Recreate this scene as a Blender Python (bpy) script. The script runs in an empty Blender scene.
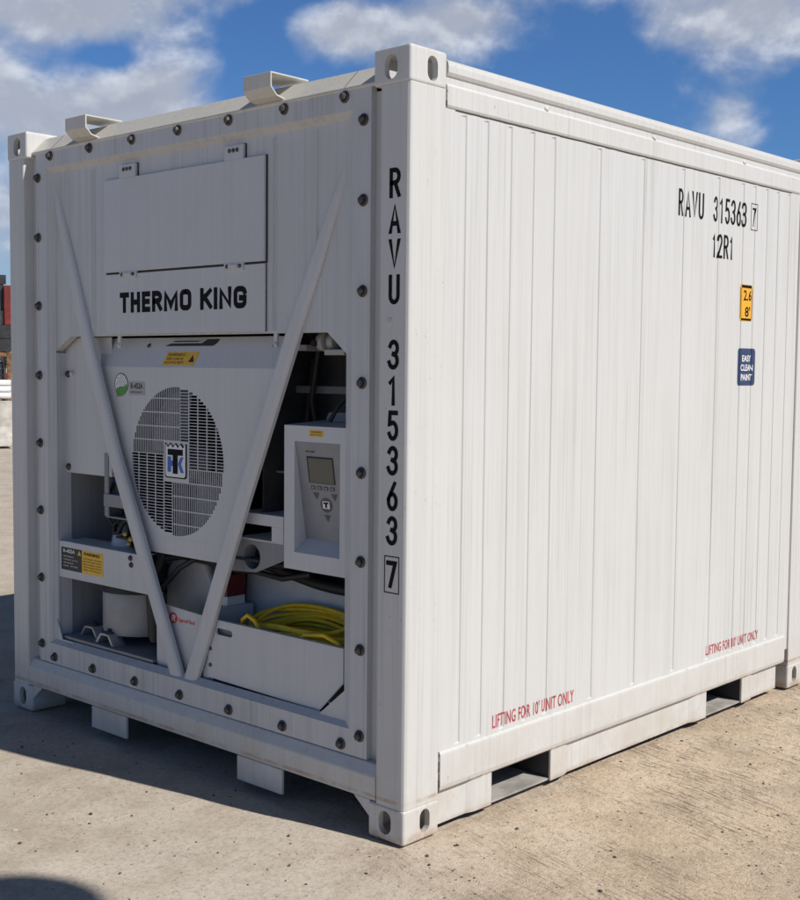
import bpy, bmesh, math, random
import numpy as np
from mathutils import Vector, Matrix
random.seed(7)
rng = np.random.RandomState(11)
PI = math.pi
SC = bpy.context.scene
COL = SC.collection

# ---------------------------------------------------------------- camera
CAM = Vector((2.6615, -2.9227, 1.5718))
cd = bpy.data.cameras.new('camera')
cam = bpy.data.objects.new('camera', cd)
COL.objects.link(cam)
FWD = Vector((-0.67589114, 0.7339601, -0.066886))
RGT = Vector((0.73515009, 0.67783978, 0.00935805))
UPV = -Vector((0.05220643, -0.04284623, -0.99771674))
m = Matrix.Identity(4)
for i in range(3):
    m[i][0], m[i][1], m[i][2], m[i][3] = RGT[i], UPV[i], -FWD[i], CAM[i]
cam.matrix_world = m
cd.sensor_fit = 'HORIZONTAL'
cd.sensor_width = 36.0
cd.lens = 1235.4263 / 800 * 36
cd.clip_start = 0.05
cd.clip_end = 3000
SC.camera = cam

# ---------------------------------------------------------------- sun, sky, exposure
SUN_EL = math.radians(44.7)
SUN_DIR = Vector((0.981 * math.cos(SUN_EL), 0.196 * math.cos(SUN_EL), math.sin(SUN_EL)))
SUN_AZ = math.atan2(0.981, 0.196)          # clockwise from +Y
sl = bpy.data.lights.new('sun', 'SUN')
sl.energy = 4.7
sl.angle = math.radians(0.53)
sl.color = (1.0, 0.955, 0.88)
so = bpy.data.objects.new('sun', sl)
so.rotation_euler = (-SUN_DIR).to_track_quat('-Z', 'Y').to_euler()
so.location = SUN_DIR * 30
COL.objects.link(so)

SC.view_settings.view_transform = 'Standard'
SC.view_settings.look = 'None'
SC.view_settings.exposure = 0.0
SC.view_settings.gamma = 1.0
SC.view_settings.use_curve_mapping = False
SC.render.engine = 'CYCLES'
SC.cycles.max_bounces = 8


class NT:
    """tiny helper round a node tree"""
    def __init__(s, nt):
        s.nt = nt
        nt.nodes.clear()

    def n(s, t, **kw):
        nd = s.nt.nodes.new(t)
        for k, v in kw.items():
            setattr(nd, k, v)
        return nd

    def put(s, sock, v):
        if isinstance(v, bpy.types.NodeSocket):
            s.nt.links.new(v, sock)
        elif v is not None:
            if sock.type == 'RGBA' and len(v) == 3:
                v = (*v, 1)
            sock.default_value = v

    def math(s, op, a, b=None, c=None, clamp=False):
        nd = s.n('ShaderNodeMath', operation=op, use_clamp=clamp)
        s.put(nd.inputs[0], a)
        if b is not None: s.put(nd.inputs[1], b)
        if c is not None: s.put(nd.inputs[2], c)
        return nd.outputs[0]

    def mix(s, f, a, b, mode='MIX'):
        nd = s.n('ShaderNodeMix', data_type='RGBA', blend_type=mode)
        s.put(nd.inputs[0], f); s.put(nd.inputs[6], a); s.put(nd.inputs[7], b)
        return nd.outputs[2]

    def noise(s, vec, scale, detail=4, rough=.55, dist=0.0):
        nd = s.n('ShaderNodeTexNoise')
        s.put(nd.inputs['Vector'], vec)
        nd.inputs['Scale'].default_value = scale
        nd.inputs['Detail'].default_value = detail
        nd.inputs['Roughness'].default_value = rough
        nd.inputs['Distortion'].default_value = dist
        return nd.outputs[0]

    def map(s, vec, scale=(1, 1, 1), rot=(0, 0, 0), loc=(0, 0, 0)):
        nd = s.n('ShaderNodeMapping')
        s.put(nd.inputs[0], vec)
        nd.inputs[1].default_value = loc; nd.inputs[2].default_value = rot; nd.inputs[3].default_value = scale
        return nd.outputs[0]

    def ramp(s, f, a, b, lo=0.0, hi=1.0):
        nd = s.n('ShaderNodeMapRange', interpolation_type='SMOOTHSTEP')
        s.put(nd.inputs[0], f)
        nd.inputs[1].default_value = a; nd.inputs[2].default_value = b
        nd.inputs[3].default_value = lo; nd.inputs[4].default_value = hi
        return nd.outputs[0]


def make_world():
    w = bpy.data.worlds.new('World')
    SC.world = w
    w.use_nodes = True
    t = NT(w.node_tree)
    sky = t.n('ShaderNodeTexSky', sky_type='NISHITA')
    sky.sun_disc = False
    sky.sun_elevation = SUN_EL
    sky.sun_rotation = SUN_AZ
    sky.altitude = 50; sky.air_density = 1.0; sky.dust_density = 0.35; sky.ozone_density = 2.5
    tc = t.n('ShaderNodeTexCoord')
    sep = t.n('ShaderNodeSeparateXYZ')
    t.put(sep.inputs[0], tc.outputs['Generated'])
    az = t.math('MULTIPLY', t.math('ARCTAN2', sep.outputs[1], sep.outputs[0]), 180 / PI)
    el = t.math('MULTIPLY', t.math('ARCSINE', sep.outputs[2]), 180 / PI)
    def coords(eo):
        cmb = t.n('ShaderNodeCombineXYZ')
        t.put(cmb.inputs[0], t.math('MULTIPLY', az, 0.17))
        t.put(cmb.inputs[1], t.math('MULTIPLY', t.math('ADD', el, eo), 0.22))
        return cmb.outputs[0]
    # where clouds stand in the sky: azimuth, elevation, half widths (degrees), weight
    blobs = [(147.5, 15.0, 5.2, 1.35, .46), (144.8, 11.7, 2.9, 1.5, .48), (148.6, 10.4, 3.2, 1.5, .36),
             (151.0, 12.6, 1.6, 1.5, .32), (135.3, 14.9, 2.6, 1.4, .46), (130.4, 15.2, 3.2, 1.4, .46), (141.5, 16.4, 5.0, .8, .2),
             (116.2, 15.2, 5.2, 2.0, .52), (117.8, 11.2, 1.3, 1.2, .36), (124.6, 16.8, 3.0, .9, .36), (150.6, 7.0, 3.0, 3.5, .36),
             (139.0, 13.3, 1.2, 1.6, -.32), (124.4, 12.2, 3.4, 1.7, -.34), (145.9, 13.35, 1.2, .40, -.20), (137.0, 12.0, 2.0, 1.5, -.2)]
    bias = None
    for a, e, sa, se, wt in blobs:
        dx = t.math('DIVIDE', t.math('SUBTRACT', az, a), sa)
        dy = t.math('DIVIDE', t.math('SUBTRACT', el, e), se)
        g = t.math('POWER', 2.71828, t.math('MULTIPLY', t.math('ADD', t.math('MULTIPLY', dx, dx), t.math('MULTIPLY', dy, dy)), -1.0))
        g = t.math('MULTIPLY', g, wt)
        bias = g if bias is None else t.math('ADD', bias, g)
    def dens(eo):
        c = coords(eo)
        n1 = t.noise(c, 1.25, 9, .54, .15)
        return t.math('ADD', t.math('ADD', n1, t.ramp(el, 18, 34, 0, .22)), bias)
    d0 = dens(0.0)
    d1 = dens(0.55)
    mask = t.ramp(d0, 0.54, 0.95)
    lit = t.ramp(t.math('SUBTRACT', d0, d1), -.05, .16)
    core = t.ramp(d0, .84, 1.10)
    ccol = t.mix(lit, (4.8, 5.2, 6.1), (8.0, 8.4, 9.2))
    ccol = t.mix(t.math('MULTIPLY', core, .40), ccol, (3.7, 4.1, 5.0))
    blue = t.mix(1.0, sky.outputs[0], (.43, .70, 1.06), 'MULTIPLY')
    hi = t.ramp(el, 17, 40, 1.0, .28)
    blue = t.mix(1.0, blue, t.mix(hi, (0, 0, 0, 1), (1, 1, 1, 1)), 'MULTIPLY')
    hi2 = t.ramp(el, 17, 40, 1.0, .12)
    ccol = t.mix(1.0, ccol, t.mix(hi2, (0, 0, 0, 1), (1, 1, 1, 1)), 'MULTIPLY')
    col = t.mix(t.math('MULTIPLY', mask, .93), blue, ccol)
    col = t.mix(t.ramp(el, 8.5, 0.0, 0, .75), col, (4.3, 5.1, 6.3, 1))
    bg = t.n('ShaderNodeBackground')
    t.put(bg.inputs[0], col)
    bg.inputs[1].default_value = 0.09
    out = t.n('ShaderNodeOutputWorld')
    t.put(out.inputs[0], bg.outputs[0])


make_world()

# ---------------------------------------------------------------- materials
MATS = {}


def mat_simple(name, col, rough=.5, metal=0.0, bump=0.0, bscale=80, var=0.0, vscale=9):
    mt = bpy.data.materials.new(name)
    mt.use_nodes = True
    t = NT(mt.node_tree)
    b = t.n('ShaderNodeBsdfPrincipled')
    o = t.n('ShaderNodeOutputMaterial')
    tc = t.n('ShaderNodeTexCoord').outputs['Object']
    c = (*col, 1)
    if var:
        c = t.mix(t.ramp(t.noise(tc, vscale, 5), .3, .7), tuple(x * (1 - var) for x in col), tuple(min(1, x * (1 + var)) for x in col))
    t.put(b.inputs['Base Color'], c)
    b.inputs['Roughness'].default_value = rough
    b.inputs['Metallic'].default_value = metal
    if bump:
        bp = t.n('ShaderNodeBump')
        bp.inputs['Strength'].default_value = bump
        bp.inputs['Distance'].default_value = .004
        t.put(bp.inputs['Height'], t.noise(tc, bscale, 4))
        t.put(b.inputs['Normal'], bp.outputs[0])
    t.put(o.inputs[0], b.outputs[0])
    MATS[name] = mt
    return mt


def mat_paint(name, col, streak=.10, cloud=.05, dust=.0, rust=0.0, rough=.42, wave=.0):
    """old white enamel: rain streaks running down, patches, dust low down, rust freckles"""
    mt = bpy.data.materials.new(name)
    mt.use_nodes = True
    t = NT(mt.node_tree)
    b = t.n('ShaderNodeBsdfPrincipled')
    o = t.n('ShaderNodeOutputMaterial')
    tc = t.n('ShaderNodeTexCoord').outputs['Object']
    s1 = t.noise(t.map(tc, (70, 70, 1.1)), 1.0, 3, .6)
    s2 = t.noise(t.map(tc, (19, 19, .55)), 1.0, 4, .6, .1)
    s3 = t.noise(t.map(tc, (150, 150, .8), loc=(3, 3, 3)), 1.0, 2, .5)
    cl = t.noise(tc, 2.1, 5, .6)
    pm = t.ramp(t.noise(t.map(tc, (2.6, 2.6, 1.2), loc=(9, 4, 1)), 1.0, 4, .6), .34, .66, .15, 1.25)
    s4 = t.noise(t.map(tc, (330, 330, .7), loc=(1, 8, 2)), 1.0, 2, .5)
    c = t.mix(t.math('MULTIPLY', t.math('MULTIPLY', t.ramp(s1, .46, .74), streak), pm), (*col, 1), tuple(x * .55 for x in (col[0], col[1] * .97, col[2] * .90)))
    c = t.mix(t.math('MULTIPLY', t.ramp(s2, .48, .76), streak * .9), c, tuple(x * .62 for x in (col[0] * 1.02, col[1] * .98, col[2] * .90)))
    c = t.mix(t.math('MULTIPLY', t.ramp(s4, .50, .68), .13), c, tuple(x * .6 for x in (col[0], col[1], col[2] * .97)))
    c = t.mix(t.math('MULTIPLY', t.math('MULTIPLY', t.ramp(s3, .58, .72), streak * 1.1), pm), c, tuple(x * .45 for x in (col[0], col[1] * .98, col[2] * .94)))
    c = t.mix(t.math('MULTIPLY', t.ramp(cl, .35, .75), cloud), c, tuple(x * .72 for x in (col[0], col[1] * .98, col[2] * .93)))
    # scuffs
    sc = t.noise(t.map(tc, (26, 26, 60)), 1.0, 3, .7)
    c = t.mix(t.ramp(sc, .745, .78, 0, .30), c, (.24, .23, .22, 1))
    sp = t.n('ShaderNodeSeparateXYZ')
    t.put(sp.inputs[0], tc)
    if dust:
        f = t.math('MULTIPLY', t.ramp(sp.outputs[2], .42, .02), t.ramp(t.noise(tc, 7, 6, .65), .30, .70))
        c = t.mix(t.math('MULTIPLY', f, dust), c, (.46, .38, .29, 1))
    if rust:
        f = t.math('MULTIPLY', t.ramp(t.noise(tc, 38, 6, .7), .60, .68), t.ramp(t.noise(tc, 5, 3), .45, .6))
        c = t.mix(t.math('MULTIPLY', f, rust), c, (.21, .10, .045, 1))
    if rust:
        e1 = t.ramp(t.math('ABSOLUTE', t.math('SUBTRACT', sp.outputs[2], .1375)), .010, .002)
        e2 = t.ramp(sp.outputs[2], .040, .014)
        ed = t.math('MULTIPLY', t.math('MAXIMUM', e1, e2), t.ramp(t.noise(tc, 11, 5, .65), .34, .60))
        c = t.mix(t.math('MULTIPLY', ed, .62), c, (.36, .22, .11, 1))
    t.put(b.inputs['Base Color'], c)
    t.put(b.inputs['Roughness'], t.ramp(t.math('ADD', t.math('MULTIPLY', s2, .5), t.math('MULTIPLY', cl, .5)), .3, .7, rough - .08, rough + .14))
    b.inputs['Specular IOR Level'].default_value = .4
    bp = t.n('ShaderNodeBump')
    bp.inputs['Strength'].default_value = .25 + wave
    bp.inputs['Distance'].default_value = .003
    h = t.math('ADD', t.math('MULTIPLY', t.noise(tc, 3.5, 2), .9), t.math('MULTIPLY', t.noise(tc, 140, 3), .10))
    t.put(bp.inputs['Height'], h)
    t.put(b.inputs['Normal'], bp.outputs[0])
    t.put(o.inputs[0], b.outputs[0])
    MATS[name] = mt
    return mt


WALL = mat_paint('white_wall_paint', (.60, .602, .594), .25, .12, .12, .05, wave=.15)
FRAME = mat_paint('white_frame_paint', (.605, .603, .588), .22, .12, .45, .35)
UNIT = mat_paint('white_unit_paint', (.565, .57, .58), .40, .16, .10, .05)
CLEAN = mat_paint('white_cover_paint', (.585, .59, .60), .09, .16, .06, .04)
HDR = mat_paint('cream_header_paint', (.62, .60, .545), .30, .12, 0, .2)
INNER = mat_paint('shaded_inner_paint', (.27, .28, .30), .25, .3, .0, .1)  # the white paint darkened, shade of the bay put into its colour
mat_simple('bolt_steel', (.10, .095, .09), .5, .6, .4, 300, .3, 60)
mat_simple('black_ink', (.006, .006, .008), .7)
MATS['black_ink'].node_tree.nodes['Principled BSDF'].inputs['Specular IOR Level'].default_value = .15
mat_simple('black_print', (.018, .018, .02), .5, 0, 0, 80, .3, 40)
mat_simple('seam_black', (.03, .03, .03), .8)
mat_simple('red_ink', (.42, .05, .06), .5, 0, 0, 80, .35, 50)
mat_simple('red_logo', (.62, .04, .03), .5)
mat_simple('yellow_label', (.80, .47, .03), .45, 0, 0, 80, .08, 30)
mat_simple('amber_label', (.80, .40, .02), .45, 0, 0, 80, .06, 30)
mat_simple('navy_label', (.025, .045, .12), .4, 0, 0, 80, .15, 40)
mat_simple('white_print', (.78, .78, .76), .5)
mat_simple('logo_blue', (.03, .12, .50), .4)
mat_simple('leaf_green', (.10, .30, .07), .5)
mat_simple('label_grey', (.40, .40, .39), .5)
mat_simple('keypad_grey', (.24, .25, .27), .4, 0, .1, 200, .06, 20)
mat_simple('button_dark', (.07, .075, .085), .4)
mat_simple('screen_glass', (.10, .105, .085), .12)
mat_simple('rubber_black', (.018, .018, .019), .55, 0, .2, 120)
mat_simple('dark_cavity', (.035, .036, .038), .8, 0, .2, 50, .3, 8)
mat_simple('fan_grey', (.15, .152, .155), .5, .1, .1, 40, .15, 12)
mat_simple('coil_grey', (.012, .012, .013), .6, .3, .3, 200, .2, 30)
mat_simple('tank_white', (.33, .33, .325), .4, 0, .1, 20, .12, 7)
mat_simple('brass', (.42, .29, .09), .35, .8)
mat_simple('wire_blue', (.02, .10, .36), .4)
mat_simple('box_red', (.15, .010, .012), .45, 0, .1, 40, .15, 20)
mat_simple('cable_yellow', (.74, .49, .012), .42, 0, .15, 90, .14, 16)
mat_simple('galvanised', (.42, .43, .44), .45, .5, .1, 60, .2, 20)
mat_simple('sheet_grey', (.48, .50, .52), .4, 0, .15, 9, .15, 4)
mat_simple('pocket_grey', (.33, .315, .295), .7, 0, .3, 40, .25, 12)
mat_simple('rust_steel', (.22, .105, .05), .8, 0, .5, 60, .45, 9)
mat_simple('machine_red', (.19, .025, .018), .5, 0, .1, 30, .25, 5)
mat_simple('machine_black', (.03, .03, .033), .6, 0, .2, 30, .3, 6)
mat_simple('concrete_pale', (.48, .45, .40), .85, 0, .6, 25, .25, 5)
mat_simple('pipe_white', (.74, .74, .72), .4)
mat_simple('bark', (.10, .075, .055), .9, 0, .8, 12, .3, 5)
mat_simple('glass_dark', (.03, .035, .04), .1)
mat_simple('stone_dark', (.075, .066, .056), .9, 0, .3, 200, .4, 50)
mat_simple('stone_pale', (.42, .37, .30), .9, 0, .3, 200, .25, 50)


def mat_leaf(name, c1, c2):
    mt = bpy.data.materials.new(name)
    mt.use_nodes = True
    t = NT(mt.node_tree)
    b = t.n('ShaderNodeBsdfPrincipled')
    o = t.n('ShaderNodeOutputMaterial')
    tc = t.n('ShaderNodeTexCoord').outputs['Object']
    t.put(b.inputs['Base Color'], t.mix(t.ramp(t.noise(tc, 1.1, 4), .35, .65), c1, c2))
    b.inputs['Roughness'].default_value = .7
    tr = t.n('ShaderNodeBsdfTranslucent')
    t.put(tr.inputs[0], (c2[0] * 1.2, c2[1] * 1.3, c2[2], 1))
    mx = t.n('ShaderNodeMixShader')
    mx.inputs[0].default_value = .25
    t.put(mx.inputs[1], b.outputs[0]); t.put(mx.inputs[2], tr.outputs[0])
    t.put(o.inputs[0], mx.outputs[0])
    MATS[name] = mt


mat_leaf('leaves', (.055, .075, .025), (.10, .12, .045))


def mat_ground():
    mt = bpy.data.materials.new('ground_caliche')
    mt.use_nodes = True
    t = NT(mt.node_tree)
    b = t.n('ShaderNodeBsdfPrincipled')
    o = t.n('ShaderNodeOutputMaterial')
    tc = t.n('ShaderNodeTexCoord').outputs['Object']
    big = t.noise(tc, .55, 5, .6)
    mid = t.noise(tc, 3.2, 6, .65)
    fine = t.noise(tc, 55, 5, .7)
    grit = t.noise(tc, 210, 3, .7)
    sp = t.n('ShaderNodeSeparateXYZ')
    t.put(sp.inputs[0], tc)
    # paler grey hard-standing in front, browner sand along the side
    side = t.ramp(t.math('ADD', t.math('ADD', t.math('MULTIPLY', sp.outputs[0], .55), t.math('MULTIPLY', sp.outputs[1], .45)), t.math('MULTIPLY', t.math('SUBTRACT', mid, .5), 1.3)), -.5, .75)
    pale = t.mix(t.ramp(big, .35, .65), (.52, .455, .38), (.56, .50, .425))
    sand = t.mix(t.ramp(big, .35, .65), (.655, .51, .365), (.72, .585, .445))
    c = t.mix(side, pale, sand)
    c = t.mix(t.ramp(mid, .40, .70, 0, .50), c, (.32, .255, .185, 1))
    c = t.mix(t.ramp(t.noise(t.map(tc, loc=(7, 2, 0)), 1.4, 6, .65), .52, .72, 0, .55), c, (.62, .55, .46, 1))
    c = t.mix(t.ramp(fine, .42, .72, 0, .45), c, (.25, .205, .155, 1))
    c = t.mix(t.ramp(grit, .62, .74, 0, .5), c, (.20, .165, .13, 1))
    c = t.mix(t.ramp(t.noise(t.map(tc, loc=(1, 5, 0)), 150, 3, .7), .60, .74, 0, .55), c, (.56, .51, .43, 1))
    sp2 = t.noise(t.map(tc, loc=(4, 9, 0)), 95, 4, .62)
    c = t.mix(t.math('MULTIPLY', t.ramp(sp2, .60, .70), t.ramp(t.noise(t.map(tc, loc=(2, 3, 0)), 5, 4), .36, .62, .12, .75)), c, (.17, .14, .11, 1))
    # dark pinholes
    vo = t.n('ShaderNodeTexVoronoi')
    t.put(vo.inputs['Vector'], t.map(tc, (1, 1, 0)))
    vo.inputs['Scale'].default_value = 21
    vd = t.math('MULTIPLY', t.ramp(vo.outputs['Distance'], .17, .07), t.ramp(t.noise(tc, 4.5, 3), .46, .62))
    c = t.mix(t.math('MULTIPLY', vd, .6), c, (.13, .11, .09, 1))
    # scrape marks left by a blade, running away to the right
    rot = t.map(tc, (1, 1, 0), rot=(0, 0, -SCRAPE))
    scr = t.noise(t.map(rot, (7.0, 85, 0)), 1.0, 4, .68, .25)
    smask = t.math('MULTIPLY', t.ramp(t.noise(t.map(rot, (1.0, 1.7, 0), loc=(3.3, 1, 0)), 1.6, 4, .6), .40, .62), side)
    sf = t.math('MULTIPLY', t.ramp(scr, .55, .68), smask)
    c = t.mix(t.math('MULTIPLY', sf, .55), c, (.19, .15, .115, 1))
    t.put(b.inputs['Base Color'], c)
    b.inputs['Roughness'].default_value = .95
    b.inputs['Specular IOR Level'].default_value = .15
    h = t.math('ADD', t.math('MULTIPLY', fine, .6), t.math('MULTIPLY', grit, .4))
    h = t.math('ADD', h, t.math('MULTIPLY', t.noise(t.map(tc, loc=(5, 5, 0)), 22, 4, .6), .8))
    h = t.math('SUBTRACT', h, t.math('MULTIPLY', t.ramp(sp2, .60, .70), .35))
    h = t.math('ADD', h, t.math('MULTIPLY', mid, 1.2))
    h = t.math('SUBTRACT', h, t.math('MULTIPLY', sf, .7))
    h = t.math('SUBTRACT', h, t.math('MULTIPLY', vd, .9))
    bp = t.n('ShaderNodeBump')
    t.put(bp.inputs['Strength'], t.math('ADD', t.math('MULTIPLY', side, .60), .36))
    bp.inputs['Distance'].default_value = .015
    t.put(bp.inputs['Height'], h)
    t.put(b.inputs['Normal'], bp.outputs[0])
    t.put(o.inputs[0], b.outputs[0])
    MATS['ground'] = mt


SCRAPE = math.atan2(.196 - .276, .776 - .43) 
mat_ground()


# ---------------------------------------------------------------- mesh helpers
class MB:
    def __init__(s, *mats):
        s.v = []; s.f = []; s.mi = []; s.mats = list(mats) or [FRAME]; s.k = 0; s.sm = set()

    def face(s, pts):
        i = len(s.v); s.v += [tuple(p) for p in pts]
        s.f.append(tuple(range(i, i + len(pts)))); s.mi.append(s.k)

    def mesh(s, vs, fs, smooth=False):
        i = len(s.v); s.v += [tuple(p) for p in vs]
        for f in fs:
            if smooth: s.sm.add(len(s.f))
            s.f.append(tuple(i + j for j in f)); s.mi.append(s.k)

    def box(s, x0, x1, y0, y1, z0, z1):
        x0, x1 = sorted((x0, x1)); y0, y1 = sorted((y0, y1)); z0, z1 = sorted((z0, z1))
        vs = [(x, y, z) for z in (z0, z1) for y in (y0, y1) for x in (x0, x1)]
        s.mesh(vs, [(0, 2, 3, 1), (4, 5, 7, 6), (0, 1, 5, 4), (2, 6, 7, 3), (0, 4, 6, 2), (1, 3, 7, 5)])

    def prism(s, pts, ax, a, b):
        """closed polygon pts (two coords of the other axes, in x,y,z order) swept along axis ax"""
        def P(p, t):
            q = list(p); q.insert(ax, t); return tuple(q)
        n = len(pts)
        ar = sum(pts[i][0] * pts[(i + 1) % n][1] - pts[(i + 1) % n][0] * pts[i][1] for i in range(n))
        if (ar > 0) != (ax != 1): pts = pts[::-1]
        a, b = min(a, b), max(a, b)
        vs = [P(p, a) for p in pts] + [P(p, b) for p in pts]
        fs = [tuple(range(n))[::-1], tuple(range(n, 2 * n))]
        fs += [(i, (i + 1) % n, n + (i + 1) % n, n + i) for i in range(n)]
        s.mesh(vs, fs)

    def sheet(s, prof, ax, a, b, th):
        """open profile thickened by th (to its left) and swept along ax"""
        n = len(prof); off = []
        for i in range(n):
            d1 = Vector(prof[i]) - Vector(prof[i - 1]) if i else None
            d2 = Vector(prof[i + 1]) - Vector(prof[i]) if i < n - 1 else None
            ds = [d.normalized() for d in (d1, d2) if d is not None]
            nr = sum((Vector((-d.y, d.x)) for d in ds), Vector((0, 0))).normalized()
            k = th / max(.4, nr.dot(Vector((-ds[0].y, ds[0].x))))
            off.append((prof[i][0] + nr.x * k, prof[i][1] + nr.y * k))
        s.prism(list(prof) + off[::-1], ax, a, b)

    def tube(s, pts, r, n=8, closed=False, cap=True):
        P = [Vector(p) for p in pts]; N = len(P); rings = []
        rr = r if isinstance(r, (list, tuple)) else [r] * N
        up = None
        for i in range(N):
            a = P[i - 1] if (i or closed) else P[i]; b = P[(i + 1) % N] if (i < N - 1 or closed) else P[i]
            d = (b - a).normalized()
            if up is None:
                up = Vector((0, 0, 1)) if abs(d.z) < .9 else Vector((1, 0, 0))
            u = (up - d * up.dot(d)).normalized(); w = d.cross(u); up = u
            rings.append([P[i] + (u * math.cos(2 * PI * k / n) + w * math.sin(2 * PI * k / n)) * rr[i] for k in range(n)])
        vs = [p for R in rings for p in R]; fs = []
        for i in range(N if closed else N - 1):
            for k in range(n):
                j = (i + 1) % N
                fs.append((i * n + k, i * n + (k + 1) % n, j * n + (k + 1) % n, j * n + k))
        s.mesh(vs, fs, True)
        if cap and not closed:
            s.face([rings[0][k] for k in range(n)][::-1]); s.face(rings[-1])

    def lathe(s, c, axis, prof, n=16, smooth=True):
        """prof: (radius, distance along axis)"""
        ax = Vector(axis).normalized()
        u = ax.orthogonal().normalized(); w = ax.cross(u); c = Vector(c)
        vs = [c + ax * h + (u * math.cos(2 * PI * k / n) + w * math.sin(2 * PI * k / n)) * r for r, h in prof for k in range(n)]
        fs = [(i * n + k, i * n + (k + 1) % n, (i + 1) * n + (k + 1) % n, (i + 1) * n + k) for i in range(len(prof) - 1) for k in range(n)]
        s.mesh(vs, fs, smooth)

    def disc_poly(s, pts3):
        s.face(pts3)

    def build(s, name, parent=None, bevel=0.0, seg=1, loc=None, weld=False):
        me = bpy.data.meshes.new(name)
        me.from_pydata(s.v, [], s.f)
        for mt in s.mats:
            me.materials.append(MATS[mt] if isinstance(mt, str) else mt)
        for i, p in enumerate(me.polygons):
            p.material_index = s.mi[i]; p.use_smooth = i in s.sm
        me.update()
        return link(name, me, parent, bevel, seg, loc)


def link(name, me, parent=None, bevel=0.0, seg=1, loc=None):
    o = bpy.data.objects.new(name, me)
    COL.objects.link(o)
    if parent is not None:
        o.parent = parent
        if parent.type == 'EMPTY' and loc is None:
            o.location = -parent.location
    if loc is not None: o.location = loc
    if bevel:
        md = o.modifiers.new('bevel', 'BEVEL')
        md.width = bevel; md.segments = seg; md.limit_method = 'ANGLE'; md.angle_limit = math.radians(35)
        md.harden_normals = False
    return o


def tag(o, label, cat, group=None, kind=None):
    if label: o['label'] = label
    if cat: o['category'] = cat
    if group: o['group'] = group
    if kind: o['kind'] = kind
    return o


def empty(name, loc, label, cat, group=None, rz=0):
    o = bpy.data.objects.new(name, None)
    COL.objects.link(o)
    o.location = loc; o.rotation_euler = (0, 0, rz); o.empty_display_size = .2
    return tag(o, label, cat, group)


def bm_mesh(bm, mats):
    me = bpy.data.meshes.new('m')
    bm.to_mesh(me); bm.free()
    for mt in mats: me.materials.append(MATS[mt] if isinstance(mt, str) else mt)
    return me


# ---- lettering
def text_tris(txt, bold=0.0, shear=0.0, spacing=1.0):
    cu = bpy.data.curves.new('t', 'FONT')
    cu.body = txt; cu.size = 1; cu.offset = bold; cu.shear = shear; cu.space_character = spacing
    cu.resolution_u = 3
    ob = bpy.data.objects.new('t', cu)
    COL.objects.link(ob)
    dg = bpy.context.evaluated_depsgraph_get()
    me = bpy.data.meshes.new_from_object(ob.evaluated_get(dg))
    vs = [(v.co.x, v.co.y) for v in me.vertices]
    fs = [tuple(p.vertices) for p in me.polygons]
    bpy.data.objects.remove(ob); bpy.data.meshes.remove(me); bpy.data.curves.remove(cu)
    return vs, fs


def fit(vs, x0, x1, z0, z1):
    a = min(v[0] for v in vs); b = max(v[0] for v in vs); c = min(v[1] for v in vs); d = max(v[1] for v in vs)
    return [(x0 + (v[0] - a) / (b - a) * (x1 - x0), z0 + (v[1] - c) / (d - c) * (z1 - z0)) for v in vs]


def arc(cx, cy, rx, ry, a0, a1, n=8):
    return [(cx + rx * math.cos(math.radians(a0 + (a1 - a0) * i / n)), cy + ry * math.sin(math.radians(a0 + (a1 - a0) * i / n))) for i in range(n + 1)]


# narrow stencil-like marking alphabet, each glyph in a 1 x 2 cell
GL = {
    'R': [[(0, 0), (0, 2), (.5, 2)] + arc(.5, 1.5, .5, .5, 90, -90, 8)[1:] + [(.06, 1.0)], [(.5, 1.0), (1, 0)]],
    'A': [[(-.04, -.14), (.5, 2.22), (1.04, -.14)], [(.20, .60), (.80, .60)]],
    'V': [[(-.04, 2.14), (.5, -.22), (1.04, 2.14)]],
    'U': [[(0, 2), (0, .5)] + arc(.5, .5, .5, .5, 180, 360, 8)[1:] + [(1, 2)]],
    '3': [arc(.5, 1.52, .48, .48, 160, 0, 6) + arc(.5, 1.5, .48, .44, 0, -80, 5)[1:], arc(.45, .55, .53, .51, 88, -165, 10)],
    '1': [[(.12, 1.62), (.5, 2), (.5, 0)]],
    '5': [[(.92, 2), (.12, 2), (.05, 1.12)] + arc(.48, .62, .50, .62, 120, -155, 11)],
    '6': [[(.78, 2), (.12, .95)] + arc(.5, .58, .5, .58, 160, 520, 16)],
    '7': [[(0, 2), (1, 2), (.35, 0)]],
    '2': [arc(.5, 1.5, .48, .5, 165, -20, 8) + [(.02, 0), (1, 0)]],
    'T': [[(0, 2), (1, 2)], [(.5, 2), (.5, 0)]],
    'H': [[(0, 0), (0, 2)], [(1, 0), (1, 2)], [(0, 1), (1, 1)]],
    'E': [[(1, 2), (0, 2), (0, 0), (1, 0)], [(0, 1.02), (.9, 1.02)]],
    'M': [[(0, 0), (0, 2), (.5, .35), (1, 2), (1, 0)]],
    'O': [arc(.62, 1.55, .38, .45, 90, 0, 5) + arc(.62, .45, .38, .45, 0, -90, 5) + arc(.38, .45, .38, .45, 270, 180, 5) + arc(.38, 1.55, .38, .45, 180, 90, 5)],
    'K': [[(0, 0), (0, 2)], [(1, 2), (.08, .92)], [(.34, 1.20), (1.04, 0)]],
    'I': [[(.5, 0), (.5, 2)]],
    'N': [[(0, 0), (0, 2), (1, 0), (1, 2)]],
    'G': [arc(.62, 1.55, .38, .45, 10, 90, 5) + arc(.38, 1.55, .38, .45, 90, 180, 5) + arc(.38, .45, .38, .45, 180, 270, 5) + arc(.62, .45, .38, .45, 270, 350, 5) + [(1, .92), (.58, .92)]],
    '8': [arc(.5, 1.5, .44, .46, -90, 270, 14), arc(.5, .52, .5, .52, 90, 450, 14)],
}


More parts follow.
